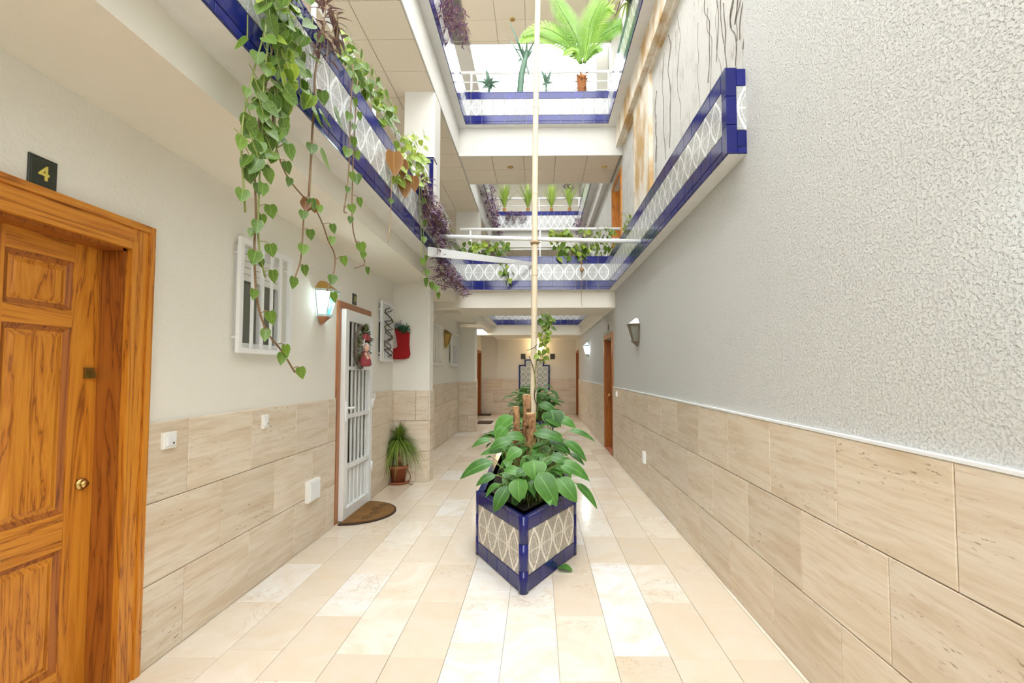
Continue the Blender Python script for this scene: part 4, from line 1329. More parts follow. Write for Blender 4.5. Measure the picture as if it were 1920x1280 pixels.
# ------------------------------------------------------------------ broad-leaved plants in the floor planters
LS = random.Random(5)
def lily(label, base, leaves, extra, spread, rnd, hmax=0.42, size=(0.15, 0.24)):
    o = empty('broad_leaf_plant', base, label, 'plant', 'broad-leaved plants in the floor planters')
    base = Vector(base)
    st = MB()
    for (bx, by, tx, ty, Y, w, up) in leaves:
        A = on_y(bx, by, Y); B = on_y(tx, ty, Y - 0.05)
        L = (B - A).length
        nh = Vector((0, -0.75, 1.0)) if up == 0 else Vector((0.15 * up, -1.0, 0.45))
        MB().blade(A, B, w * Y / FPX, nh, 0.10, 0.16, 7, 'ovate', 0.08).build('leaf', 'lily', o, True)
        g = base + Vector((LS.uniform(-0.05, 0.05), LS.uniform(-0.05, 0.05), 0))
        st.tube(smooth([g, g.lerp(A, 0.55) + Vector((0, 0, 0.06)), A], 3), 0.0035, 5)
    for _ in range(extra):
        a = rnd.uniform(0, 2 * math.pi)
        g = base + Vector((rnd.uniform(-spread, spread) * 0.5, rnd.uniform(-spread, spread) * 0.5, 0))
        rad = rnd.uniform(0.05, spread)
        hh = rnd.uniform(0.10, hmax)
        A = g + Vector((math.cos(a) * rad * 0.6, math.sin(a) * rad * 0.6, hh))
        l = rnd.uniform(*size)
        el = rnd.uniform(-0.6, 0.45)
        B = A + Vector((math.cos(a) * math.cos(el), math.sin(a) * math.cos(el), math.sin(el))) * l
        MB().blade(A, B, l * rnd.uniform(0.46, 0.58), Vector((0, -0.2, 1)), 0.12, 0.2, 6, 'ovate', 0.16).build('leaf', 'lily', o, True)
        st.tube(smooth([g, g.lerp(A, 0.6) + Vector((0, 0, 0.05)), A], 3), 0.0032, 5)
    s = st.build('leaf_stalks', 'stemg', o, True); s['kind'] = 'stuff'
    return o
ZS = PT - 0.06
front = [(1000, 862, 1003, 898, 3.42, 46, 1), (972, 896, 974, 938, 3.36, 36, -1), (1008, 886, 1044, 944, 3.34, 42, 1), (952, 912, 926, 957, 3.36, 27, -1),
         (1046, 896, 1082, 938, 3.45, 34, 1), (1080, 905, 1120, 950, 3.55, 17, 0), (1048, 868, 1106, 897, 3.55, 30, 0), (925, 866, 862, 893, 3.6, 30, 0),
         (930, 890, 892, 908, 3.5, 20, 0), (978, 842, 948, 862, 3.55, 28, 0), (985, 880, 968, 893, 3.4, 22, 0), (945, 880, 985, 890, 3.45, 22, 0),
         (1010, 900, 1030, 925, 3.4, 26, 0), (960, 930, 985, 905, 3.42, 24, 0), (1030, 855, 1066, 868, 3.6, 24, 0), (1024, 905, 1062, 915, 3.5, 24, 0)]
lily('broad-leaved plant spilling over the prow of the near planter', (-0.09, 3.62, ZS), front, 40, 0.25, LS, 0.28, (0.12, 0.19))
mid = [(1058, 826, 1100, 862, 3.9, 22, 0), (1066, 806, 1116, 824, 4.1, 14, 0), (920, 824, 884, 836, 3.95, 16, 0), (960, 826, 915, 842, 3.9, 26, 0),
       (1000, 812, 1058, 826, 3.9, 26, 0), (985, 822, 940, 818, 4.0, 24, 0), (1030, 826, 1072, 850, 3.9, 20, 0), (1068, 850, 1096, 870, 4.0, 12, 0), (945, 845, 900, 850, 3.9, 18, 0)]
lily('broad-leaved plant around the cut stumps in the near planter', (-0.09, 4.05, ZS), mid, 60, 0.34, LS, 0.40, (0.13, 0.22))
rear = [(1034, 768, 1040, 800, 4.5, 44, 1), (1022, 776, 1052, 798, 4.5, 30, 0), (1046, 786, 1080, 800, 4.6, 24, 0), (962, 780, 926, 812, 4.6, 32, 0), (1010, 758, 1044, 772, 4.9, 22, 0),
        (950, 800, 930, 826, 4.5, 26, 0)]
lily('broad-leaved plant behind the cut stumps, beside the cane pole', (-0.1, 4.75, ZS), rear, 54, 0.34, LS, 0.46, (0.15, 0.23))
lily('broad-leaved plant at the back end of the near planter', (-0.1, 5.45, ZS), [], 40, 0.28, LS, 0.42, (0.14, 0.2))
lily('dense leafy clump at the front of the second planter', (-0.09, 9.4, ZS), [], 110, 0.46, LS, 0.55, (0.18, 0.28))
lily('dense leafy clump at the back of the second planter', (-0.09, 10.7, ZS), [], 110, 0.52, LS, 0.66, (0.2, 0.3))

# cut stumps
def stump(label, x, y, z0, z1, r, lean=(0, 0), knobs=0, rnd=LS):
    o = empty('cut_stump', (x, y, z0), label, 'stump', 'cut stumps in the near planter')
    pts, rad = [], []
    for i in range(9):
        t = i / 8
        pts.append((x + lean[0] * t + 0.004 * math.sin(i * 2.1), y + lean[1] * t, z0 + (z1 - z0) * t)); rad.append(r * (1.05 - 0.12 * t + 0.06 * math.sin(i * 1.7)))
    MB().tube(pts, rad, 12).build('trunk', 'bark', o, True)
    e = Vector(pts[-1])
    MB().lathe((e.x, e.y, e.z - 0.002), [(r * 0.8, 0), (r * 0.72, 0.006)], 12).build('cut_face', 'barklight', o)
    for i in range(knobs):
        a = rnd.uniform(0, 6.28); zz = z0 + (z1 - z0) * rnd.uniform(0.45, 0.98)
        p_ = Vector((x + math.cos(a) * r * 0.8, y + math.sin(a) * r * 0.8, zz))
        MB().tube([p_, p_ + Vector((math.cos(a) * r * 0.6, math.sin(a) * r * 0.6, 0.02))], [r * 0.45, r * 0.3], 8).build('branch_stub', 'bark', o, True)
    return o
a = on_y(969, 762, 4.15); stump('slender straight cut stump in the near planter', a.x + 0.004, 4.15, ZS, a.z, 0.032, (-0.008, 0), 0)
a = on_y(988, 740, 4.45); stump('tall cut stump directly before the cane pole', a.x - 0.006, 4.45, ZS, a.z, 0.044, (0.006, 0), 2)
a = on_y(995, 775, 4.25); stump('thick knobbly cut stump in the middle of the near planter', a.x - 0.004, 4.25, ZS, a.z, 0.05, (0.004, 0), 5)

# cane pole tied to the crossbar
b0, b1 = on_y(999, 745, 5.05), on_y(1008, 2, 5.05)
cp = empty('cane_pole', (b0.x, 5.05, ZS - 0.02), 'tall pale cane pole rising out of the near planter', 'pole')
d = (b1 - b0).normalized()
lo_ = b0 - d * ((b0.z - ZS + 0.02) / d.z); hi_ = b0 + d * ((7.4 - b0.z) / d.z)
pts, rad = [], []
for i in range(21):
    t = i / 20
    q = lo_.lerp(hi_, t); q.x += 0.006 * math.sin(t * 9)
    pts.append(q); rad.append(0.036 - 0.007 * t)
MB().tube(pts, rad, 12).build('cane', 'cane', cp, True)
for t in (0.16, 0.30, 0.43, 0.57, 0.71, 0.85):
    q = lo_.lerp(hi_, t); q.x += 0.006 * math.sin(t * 9)
    MB().tube([q - d * 0.006, q + d * 0.006], (0.0385 - 0.007 * t), 12).build('node', 'cane', cp, True)
# crossbar and plank over the well
L_, R_ = on_x(812, 446, WXL + 0.012), on_x(1203, 453, WXR - 0.012)
yb_ = 5.30
cb = empty('crossbar', (0, yb_, 2.95), 'white tube spanning the light well that steadies the cane pole', 'crossbar')
MB().tube([(WXL + 0.013, yb_, L_.z + 0.02), (0, yb_, 2.985), (WXR - 0.013, yb_, R_.z + 0.02)], 0.024, 12).build('tube', 'whitemetal', cb, True)
tz = on_y(1000, 456, 5.05).z
tie = empty('twine_tie', (-0.03, 5.2, tz), 'tan twine knot lashing the cane pole to the white crossbar', 'twine')
q = lo_ + d * ((tz - lo_.z) / d.z)
for k_ in range(3):
    m = MB(); rr_ = 0.04
    m.tube([q + Vector((math.cos(t * 0.7) * rr_, math.sin(t * 0.7) * rr_, 0.012 * (k_ - 1) + 0.004 * math.sin(t))) for t in range(10)], 0.006, 5)
    m.build('loop', 'string', tie, True)
MB().tube([q + Vector((-0.05, -0.03, 0)), q + Vector((0.0, -0.045, 0.006)), q + Vector((0.06, -0.03, 0.0))], [0.008, 0.014, 0.008], 6).build('knot', 'string', tie, True)
MB().tube([q + Vector((0.0, 0.03, 0)), Vector((q.x, yb_ + 0.03, q.z + 0.01))], 0.006, 5).build('lashing', 'string', tie, True)
pa, pb = on_x(808, 472, -1.185), on_y(1000, 495, YC - 0.03)
pk = empty('plank', pa, 'flat white plank slung from the gallery planter to the crossing', 'plank')
m = MB()
u_ = (pb - pa).normalized(); sd = Vector((u_.y, -u_.x, 0)).normalized()
for P_, h_ in ((pa, 0.052), (pb, 0.028)): pass
vs = []
for P_, h_ in ((pa, 0.052), (pb, 0.028)):
    vs += [P_ + Vector((0, 0, h_)) - sd * 0.012, P_ + Vector((0, 0, h_)) + sd * 0.012, P_ + Vector((0, 0, -h_)) + sd * 0.012, P_ + Vector((0, 0, -h_)) - sd * 0.012]
m.add(vs, [(0, 1, 2, 3), (7, 6, 5, 4), (0, 4, 5, 1), (1, 5, 6, 2), (2, 6, 7, 3), (3, 7, 4, 0)]); m.build('board', 'white', pk)
MB().box((-1.217, pa.y - 0.02, pa.z - 0.05), (pa.x + 0.004, pa.y + 0.03, pa.z + 0.05)).build('end_cleat', 'white', pk)

# climbing vine on the pole
VR = random.Random(31)
cv = empty('climbing_vine', on_y(1008, 690, 4.98), 'yellow-green vine climbing the cane pole above the planter', 'vine')
st = [on_y(a_, b_, 4.96) for a_, b_ in ((1004, 735), (1003, 700), (1007, 672), (1010, 650), (1016, 628), (1022, 606), (1026, 585))]
mb = MB(); mb.tube(smooth(st), 0.005, 5); mb.build('stem', 'stemg', cv, True)
def smp():
    t = VR.random(); p_ = on_y(1012 + 14 * t + VR.uniform(-7, 9), 672 - 72 * t + VR.uniform(-8, 8), 4.96)
    p_.y += VR.uniform(-0.06, 0.04); return p_
thicket(cv, 44, smp, VR, (0.045, 0.075), ('pothosy', 'pothosy', 'pothos'))
def smp():
    return on_y(1022 + VR.uniform(-9, 13), 598 + VR.uniform(-10, 16), 4.96 + VR.uniform(-0.04, 0.04))
thicket(cv, 16, smp, VR, (0.05, 0.08), ('pothos',))  # darker leaf colour stands in for shade on the vine top
mb = MB(); mb.tube(smooth([on_y(a_, b_, 4.99) for a_, b_ in ((988, 657), (1000, 652), (1008, 645))]), 0.004, 5)
mb.tube(smooth([on_y(a_, b_, 4.99) for a_, b_ in ((992, 668), (1000, 690), (1004, 715), (1002, 745), (1010, 765))]), 0.005, 5)
tag(mb.build('cord', 'wire', None, True), 'dark cord looped round the cane pole among the leaves', 'cord')

# ------------------------------------------------------------------ vines over the gallery parapet
XV = -1.19
vr = random.Random(11)
def hug(px, py, X):
    p_ = on_x(px, py, X)
    return p_ if p_.z > P1T + 0.03 else on_x(px, py, -1.19 + vr.uniform(0, 0.05))
v1 = empty('trailing_pothos', (XV, 1.95, P1T), 'long trailing green pothos hanging before the near window grille', 'vine', 'pothos vines on the gallery parapet')
strand(v1, [(520, -90), (500, 40), (482, 110), (467, 170), (455, 230), (453, 290), (457, 350), (460, 398)], XV, vr, (0.05, 0.075), 0.085, stem='stemg', skip=0.45)
strand(v1, [(530, -90), (515, 60), (500, 150), (485, 230), (478, 320), (480, 400), (477, 470), (482, 560), (500, 620), (530, 660), (553, 698)], XV, vr, (0.04, 0.065), 0.085, stem='stemb', r=0.0045, skip=0.3)
strand(v1, [(515, -90), (505, 60), (495, 150), (492, 250), (487, 330), (484, 420), (487, 470), (497, 520)], XV + 0.02, vr, (0.05, 0.085), 0.06, skip=0.25)
strand(v1, [(560, -60), (530, 80), (515, 170), (512, 240), (525, 300), (545, 340), (575, 375), (590, 390), (605, 420), (615, 450), (628, 480), (625, 515), (613, 545)], XV, vr, (0.045, 0.07), 0.10, stem='stemb', skip=0.35)
strand(v1, [(540, -60), (520, 60), (520, 160), (515, 220), (520, 270), (512, 300)], XV + 0.03, vr, (0.06, 0.09), 0.05, skip=0.3)
def smp():
    px = vr.gauss(535, 26); py = vr.uniform(-60, 185)
    px += (py - 60) * 0.10
    return on_x(px, py, XV + vr.uniform(0, 0.09))
thicket(v1, 95, smp, vr, (0.055, 0.09), ('pothos', 'pothos', 'pothos', 'pothosy'))
def smp():
    return on_x(vr.uniform(462, 535), vr.uniform(150, 330), XV + vr.uniform(0, 0.06))
thicket(v1, 26, smp, vr, (0.055, 0.09), ('pothos',))

v2 = empty('trailing_pothos', (XV, 2.4, P1T), 'withered brown-stemmed vine with one curled dead leaf above the lit lantern', 'vine', 'pothos vines on the gallery parapet')
strand(v2, [(610, 40), (592, 130), (590, 190), (586, 240), (583, 300), (579, 368)], XV, vr, (0.06, 0.085), 0.30, stem='stemb', r=0.006, skip=0.1)
strand(v2, [(576, 385), (570, 405), (567, 450), (563, 490), (550, 530), (549, 540)], XV, vr, (0.05, 0.065), 0.085, stem='stemb')
for a_, b_, s_ in ((578, 372, 0.075), (586, 374, 0.07), (573, 376, 0.06)):
    put_leaf(v2, HEART['brownleaf'][1], on_x(a_, b_, XV), (0.1, 0.3 if a_ > 580 else -0.2, -1), (0.6, -0.8, 0.1), s_)
for a_, b_, dz in ((585, 205, -0.4), (625, 205, -0.5), (600, 285, -0.5), (600, 212, -0.2)):
    put_leaf(v2, HEART['pothos'][1], on_x(a_, b_, XV + 0.02), (0.2, 0.8, dz), (0.5, -0.6, 0.6), 0.115)

v3 = empty('trailing_pothos', (XV, 3.0, P1T), 'thin green vine strands dangling above the white gate', 'vine', 'pothos vines on the gallery parapet')
strand(v3, [(662, 120), (657, 220), (655, 300), (650, 360), (645, 395), (650, 398)], XV, vr, (0.05, 0.075), 0.10, stem='stemb')
strand(v3, [(670, 150), (665, 240), (662, 310), (660, 400), (665, 445), (680, 480), (683, 495), (665, 502)], XV, vr, (0.05, 0.075), 0.12, stem='stemb')
strand(v3, [(740, 280), (735, 330), (732, 410), (728, 455)], XV, vr, (0.04, 0.05), 0.6, stem='string', r=0.003)

v4 = empty('creeping_pothos', (-1.3, 3.0, P1T), 'bushy pothos creeping along the top edge of the gallery planter', 'plant')
def smp():
    t = vr.random()
    return hug(640 + 95 * t + vr.uniform(-14, 16), 78 + 160 * t + vr.uniform(-26, 22), -1.27 + vr.uniform(-0.06, 0.06))
thicket(v4, 120, smp, vr, (0.05, 0.085), ('pothos', 'pothosy', 'pothos'))
v5 = empty('croton', (-1.25, 4.0, P1T), 'yellow-leaved bush with large withered leaves on the gallery planter', 'plant')
def smp():
    return hug(vr.uniform(742, 800), vr.uniform(255, 345), -1.25 + vr.uniform(-0.05, 0.08))
thicket(v5, 100, smp, vr, (0.05, 0.08), ('pothosy',))
for a_, b_, s_ in ((738, 285, 0.20), (757, 335, 0.17), (752, 300, 0.16), (775, 330, 0.15)):
    put_leaf(v5, HEART['brownleaf'][0], on_x(a_, b_, -1.16), (0.1, vr.uniform(-0.2, 0.2), -1), (0.6, -0.8, 0.1), s_)

v6 = empty('dry_climber', (-1.24, 2.75, P1T), 'tangle of dry mauve stems and leaves over the top of the planter', 'plant')
pr = random.Random(3)
ss = []
for i in range(9):
    a_ = on_x(575 + pr.uniform(-6, 60), 5 + pr.uniform(-30, 70), -1.2)
    b_ = on_x(585 + pr.uniform(0, 60), 60 + pr.uniform(-10, 60), -1.17)
    ss.append([a_, a_.lerp(b_, 0.5) + Vector((0.03, 0, 0.03)), b_])
lance_spray(v6, ss, pr, 'mauve', 'stemb', (0.06, 0.12), 0.05, 0.34)

# purple trailers
def trailer(label, tops, X, n, length, rnd, mat='purple', leaf=(0.07, 0.12), wander=0.10, gap=0.038, plane='x', name='purple_trailer'):
    """n trailing stems starting along the pixel segment tops, hanging by 'length' metres"""
    f = on_x if plane == 'x' else on_y
    c = f(*tops[0], X)
    o = empty(name, c, label, 'plant', 'purple trailing plants of the galleries')
    ss = []
    for i in range(n):
        t = (i + rnd.random()) / n
        a_ = f(tops[0][0] + (tops[1][0] - tops[0][0]) * t, tops[0][1] + (tops[1][1] - tops[0][1]) * t, X)
        a_ += Vector((rnd.uniform(-0.04, 0.04), rnd.uniform(-0.04, 0.04), rnd.uniform(0, 0.06)))
        l = length * rnd.uniform(0.45, 1.0)
        pts = [a_]
        for k_ in range(1, 5):
            pts.append(a_ + Vector((rnd.uniform(-1, 1) * wander * 0.4 + (0.05 if plane == 'x' and X < 0 else (-0.05 if plane == 'x' else 0)) * k_ / 4, rnd.uniform(-1, 1) * wander - (0.04 * k_ / 4 if plane == 'y' else 0), -l * k_ / 4)))
        ss.append(pts)
    lance_spray(o, ss, rnd, mat, 'stemb', leaf, gap, 0.32)
    return o
trailer('purple trailing plant cascading over the gallery planter past the tiled pier', ((790, 330), (836, 420)), -1.17, 34, 0.62, pr)
trailer('purple trailing plant hanging below the corner of the crossing', ((815, 470), (868, 530)), -1.17, 22, 0.40, pr, wander=0.16)
trailer('green and mauve trailer draped beside the end of the crossbar', ((818, 385), (852, 460)), -1.20, 22, 0.34, pr, 'palm', (0.035, 0.06), 0.12, 0.025)
strandlab = empty('trailing_pothos', (XV, 5.0, P1), 'single vine tip dangling beneath the gallery planter by the plank', 'vine', 'pothos vines on the gallery parapet')
strand(strandlab, [(790, 345), (792, 395), (794, 440), (796, 480), (798, 505), (803, 525), (815, 540), (821, 555)], -1.17, vr, (0.07, 0.09), 0.16, stem='stemg')
strand(strandlab, [(786, 345), (788, 400), (790, 450), (789, 490), (795, 505), (790, 522)], -1.17, vr, (0.08, 0.1), 0.30, stem='stemg', skip=0.7)
trailer('purple trailing plant high on the top-gallery parapet above the column', ((826, -20), (868, 40)), -1.17, 20, 0.55, pr, 'purple', (0.06, 0.10), 0.2)
trailer('sparse purple sprig hanging near the top-gallery railing', ((866, 40), (874, 70)), -1.05, 3, 0.35, pr, 'purple', (0.05, 0.08), 0.1, 0.04)
trailer('purple trailing plant along the far well, window side', ((914, 340), (935, 420)), -1.17, 30, 0.7, pr, 'purple', (0.09, 0.14), 0.3, 0.05)
trailer('purple tuft hanging over the far crossing parapet', ((945, 398), (985, 398)), YD - 0.06, 14, 0.45, pr, 'purple', (0.09, 0.14), 0.12, 0.05, 'y')
trailer('purple tuft at the far well corner by the upper wall', ((1078, 395), (1092, 425)), 1.15, 12, 0.5, pr, 'purple', (0.09, 0.14), 0.2, 0.05)
trailer('purple sprig hanging from above into the far well', ((1056, 335), (1072, 345)), YC2 + 0.6, 5, 0.30, pr, 'purple', (0.06, 0.1), 0.1, 0.03, 'y')

# ------------------------------------------------------------------ plants on the first crossing
cr = random.Random(17)
def bush(label, px0, px1, py0, py1, Y, n, size, mats, rnd=cr, name='crossing_pothos'):
    o = empty(name, on_y((px0 + px1) / 2, py1, Y), label, 'plant', 'pothos plants on the crossing planters')
    def smp():
        p_ = on_y(rnd.uniform(px0, px1), rnd.uniform(py0, py1), Y); p_.y += rnd.uniform(-0.07, 0.07); return p_
    thicket(o, n, smp, rnd, size, mats)
    return o
bush('yellow-green pothos on the crossing planter behind the plank', 862, 955, 452, 482, YC + 0.08, 75, (0.08, 0.13), ('pothosy', 'pothos'))
bush('small pothos hanging down the front tiles of the crossing', 938, 960, 486, 530, YC - 0.05, 26, (0.06, 0.09), ('pothosy', 'pothos'))
bush('bright pothos rising above the crossing railing beside the pole', 1030, 1075, 432, 452, YC + 0.06, 60, (0.08, 0.12), ('pothosy',))
bush('large green pothos on the crossing below the crossbar', 1040, 1098, 458, 484, YC + 0.04, 44, (0.09, 0.15), ('pothos', 'pothosy'))
bush('grey-green shrub on the crossing next to the upper brown door', 1085, 1155, 428, 480, YC + 0.1, 150, (0.05, 0.09), ('pothos', 'pothosy'))
o = bush('pale sprig in the long tiled planter by the upper brown door', 1166, 1186, 402, 428, 7.2, 16, (0.05, 0.09), ('pothosy',))
# small white bucket and string
wb = on_y(1112, 472, YC + 0.03)
bk = empty('white_bucket', (wb.x, YC + 0.04, P1T + 0.005), 'small white plastic pot on the edge of the crossing planter', 'pot')
MB().lathe((wb.x, YC + 0.04, P1T + 0.006), [(0.035, 0), (0.05, 0.075), (0.055, 0.078), (0.05, 0.085), (0.042, 0.08)], 14).build('body', 'white', bk, True)
MB().tube([(wb.x - 0.05, YC + 0.04, P1T + 0.08), (wb.x - 0.03, YC + 0.03, P1T + 0.12), (wb.x + 0.03, YC + 0.03, P1T + 0.12), (wb.x + 0.05, YC + 0.04, P1T + 0.08)], 0.003, 5).build('handle', 'white', bk)
sa_ = [on_y(a_, b_, YC - 0.035) for a_, b_ in ((1090, 478), (1091, 500), (1091, 530), (1090, 560), (1092, 575))]
hs = empty('hanging_string', sa_[0], 'tan string with a small wooden bead hanging down the crossing tiles', 'string')
MB().tube(smooth(sa_), 0.004, 5).build('cord', 'string', hs)
MB().ball(on_y(1091, 505, YC - 0.05), (0.03, 0.025, 0.04)).build('bead', 'bark', hs, True)
MB().ball(on_y(1090, 492, YC - 0.05), (0.02, 0.02, 0.025)).build('bead', 'bark', hs, True)

# ------------------------------------------------------------------ plants on the top crossing
tr_ = random.Random(23)
def frond(parent, pts, L, rnd, mat='cyc'):
    pts = smooth(pts, 6)
    mb = MB(); mb.tube(pts, [0.020 * (1 - 0.85 * i / len(pts)) + 0.001 for i in range(len(pts))], 5)
    n = len(pts)
    for i in range(2, n):
        t = i / n
        d = (pts[i] - pts[i - 1]).normalized()
        for q in (pts[i], pts[i].lerp(pts[i - 1], 0.33), pts[i].lerp(pts[i - 1], 0.67)):
            l = L * math.sin(math.pi * min(1, 0.12 + t * 0.9)) ** 0.7
            for s_ in (-1, 1):
                up = Vector((0, -1, 0.3)); sd_ = d.cross(up).normalized() * s_
                mb.blade(q, q + (sd_ * 0.85 + d * 0.55 + Vector((0, 0, -0.12))).normalized() * l, 0.019, up, 0.04, 0.2, 3, 'strap')
    mb.clamp(x1=1.43).build('frond', mat, parent, True)
YT = YC + 0.10
cb_ = on_y(1092, 160, YT)
cy = empty('cycad', (cb_.x, YT, P2T - 0.07), 'cycad with arching feathery fronds and brown trunk on the top crossing', 'plant')
tp_ = [(cb_.x, YT, P2T - 0.07), (cb_.x - 0.01, YT, P2T + 0.12), (cb_.x - 0.015, YT, P2T + 0.33)]
MB().tube(smooth([Vector(q) for q in tp_]), [0.07 + 0.02 * (i / 11) for i in range(len(smooth([Vector(q) for q in tp_])))], 10).build('trunk', 'cycbark', cy, True)
mb = MB()
for i in range(46):
    t = tr_.random(); a_ = tr_.uniform(0, 6.28)
    q = Vector((cb_.x - 0.012 * t, YT, P2T + 0.02 + 0.33 * t)); dd = Vector((math.cos(a_), math.sin(a_), 0.6))
    mb.blade(q + dd * 0.06, q + dd * 0.125, 0.035, Vector((0, 0, 1)), 0.05, 0.2, 3, 'strap')
mb.build('leaf_scales', 'cycbark', cy)['kind'] = 'stuff'
for path in ([(1090, 120), (1084, 80), (1068, 45), (1050, 15), (1030, -25)], [(1088, 118), (1074, 88), (1050, 66), (1015, 52), (978, 66)], [(1088, 119), (1070, 95), (1040, 78), (1000, 66), (975, 80)],
             [(1094, 118), (1100, 80), (1106, 45), (1120, 12), (1140, -25)], [(1096, 118), (1104, 82), (1116, 45), (1136, 18), (1150, 14)], [(1097, 118), (1115, 80), (1135, 62), (1160, 48), (1178, 46)],
             [(1090, 118), (1082, 98), (1070, 95), (1056, 104)], [(1096, 118), (1110, 98), (1120, 92), (1128, 95)]):
    frond(cy, [on_y(a_, b_, YT - 0.12 * i / 4) for i, (a_, b_) in enumerate(path)], 0.26 if len(path) > 4 else 0.12, tr_)
# yucca with bare leaning stem
yb0 = on_y(974, 160, YT)
yu = empty('yucca', (yb0.x, YT, P2T - 0.07), 'tall yucca with dark sword leaves and a leaning green stem on the top crossing', 'plant')
st_ = [Vector((yb0.x, YT, P2T - 0.07)), on_y(978, 140, YT), on_y(985, 112, YT), on_y(988, 96, YT)]
MB().tube(smooth(st_), [0.055] * 5 + [0.05] * 5 + [0.04] * 6, 10).build('stem', 'agave', yu, True)
for (a0, b0_, a1, b1_, w_) in ((982, 112, 954, 38, 0.055), (980, 116, 952, 70, 0.04), (978, 110, 970, 118, 0.05), (986, 104, 988, 74, 0.05), (988, 104, 1004, 74, 0.045), (984, 108, 976, 80, 0.045), (990, 108, 1000, 90, 0.04), (984, 100, 962, 90, 0.045), (980, 120, 972, 150, 0.035), (986, 120, 994, 152, 0.035)):
    MB().blade(on_y(a0, b0_, YT), on_y(a1, b1_, YT - 0.06), w_, Vector((0.3, -1, 0.2)), 0.03, 0.35, 5, 'strap').build('leaf', 'agave', yu, True)
def agave(label, px, py, Y, z, leaves, w=0.05, mat='agave', with_pot=None):
    b_ = on_y(px, py, Y)
    o = empty('agave', (b_.x, Y, z), label, 'plant', 'small spiky plants of the top gallery')
    zb = z
    if with_pot:
        pot(o, (b_.x, Y, z), with_pot, with_pot * 1.7, 'terra'); zb = z + with_pot * 1.6
    for (dx, dy) in leaves:
        e_ = on_y(px + dx, py + dy, Y - 0.05)
        MB().blade((b_.x, Y, b_.z), e_, w, Vector((0.2, -1, 0.4)), 0.05, 0.35, 5, 'strap').build('leaf', mat, o, True)
    mb = MB(); mb.tube([(b_.x, Y, zb - 0.0), (b_.x, Y, b_.z + 0.02)], 0.02, 6); mb.build('stalk', mat, o)
    return o
agave('aloe with upright and sideways spikes at the edge of the top crossing', 917, 160, YT - 0.07, P2T - 0.01, [(-6, -32), (-26, -8), (22, -8), (-12, -14), (8, -16), (0, -18), (14, 6), (-14, 8), (4, 10), (-6, 6)], 0.085)
agave('small dark aloe on the top crossing beside the cane pole', 1024, 158, YT, P2T - 0.07, [(-10, -28), (-2, -22), (10, -26), (14, -2), (-8, 2), (8, -12)], 0.07)
yl = empty('spider_plant', (on_y(884, 160, YT).x, YT, P2T - 0.07), 'pale yellow tufted plant at the corner of the top crossing', 'plant')
spiky(yl, (on_y(884, 160, YT).x, YT, P2T - 0.05), 30, 0.26, 0.018, tr_, 'palm', 1.1, 0.7)
# dry pinkish bromeliad on the side parapet
bb = on_x(1172, 70, 1.12)
br = empty('bromeliad', (1.2, bb.y, P2T - 0.05), 'shaggy straw-coloured bromeliad spilling over the top parapet by the upper wall', 'plant')
spiky(br, (1.17, bb.y, P2T + 0.02), 80, 0.60, 0.03, tr_, 'palm', 1.25, 0.9, lim={'x1': 1.43})
spiky(br, (1.15, bb.y - 0.1, P2T), 26, 0.38, 0.022, tr_, 'brownleaf', 1.35, 1.1, 'dry_leaves', lim={'x1': 1.43})

# far row of spiky pots
for i, (px, top) in enumerate(((946, 352), (990, 350), (1034, 352), (1068, 362))):
    b_ = on_y(px, 397, YD + 0.12)
    o = empty('dracaena', (b_.x, YD + 0.12, P2T - 0.07), ('leftmost', 'second', 'third', 'rightmost')[i] + ' of four spiky yellow-green plants on the far top crossing', 'plant', 'spiky plants on the far top crossing')
    MB().tube([(b_.x, YD + 0.12, P2T - 0.07), (b_.x, YD + 0.12, P2T + 0.16)], 0.05, 8).build('stem', 'brownleaf', o)
    spiky(o, (b_.x, YD + 0.12, P2T + 0.12), 60, 0.95, 0.04, tr_, 'palm', 0.55, 0.3)

# ------------------------------------------------------------------ potted ponytail palm by the pilaster
pb_ = on_z(747, 905, 0.0)
pp = empty('potted_palm', (pb_.x, pb_.y, 0), 'ponytail palm with drooping grassy leaves in a terracotta pot on the floor', 'potted plant')
MB().lathe((pb_.x, pb_.y, 0.001), [(0.13, 0), (0.145, 0.03), (0.135, 0.03), (0.12, 0.012)], 20).build('saucer', 'terra', pp, True)
pot(pp, (pb_.x, pb_.y, 0.014), 0.115, 0.22)
MB().lathe((pb_.x, pb_.y, 0.2), [(0.10, 0), (0.10, 0.012)], 16).build('soil', 'soil', pp)
MB().tube([(pb_.x, pb_.y, 0.2), (pb_.x + 0.005, pb_.y, 0.30), (pb_.x + 0.003, pb_.y, 0.50)], [0.05, 0.03, 0.022], 10).build('trunk', 'bark', pp, True)
gr = random.Random(2)
LIM = {'x0': XL + 0.03, 'y1': COLY - 0.04, 'z0': 0.02}
spiky(pp, (pb_.x + 0.003, pb_.y, 0.50), 240, 0.44, 0.017, gr, 'palm', 1.35, 0.95, seg=8, lim=LIM, lo=0.15)
spiky(pp, (pb_.x + 0.003, pb_.y, 0.52), 150, 0.36, 0.015, gr, 'palm', 1.5, 1.1, 'lower_foliage', seg=8, lim=LIM, lo=0.5)
mb = MB()
for s_ in (-1, 1):
    mb.tube(smooth([Vector((pb_.x + s_ * 0.11, pb_.y - 0.03, 0.2)), Vector((pb_.x + s_ * 0.17, pb_.y - 0.05, 0.10)), Vector((pb_.x + s_ * 0.16, pb_.y - 0.08, 0.012)), Vector((max(XL + 0.03, pb_.x + s_ * 0.22), pb_.y - 0.1, 0.01))]), 0.006, 5)
mb.build('runners', 'stemb', pp)['kind'] = 'stuff'

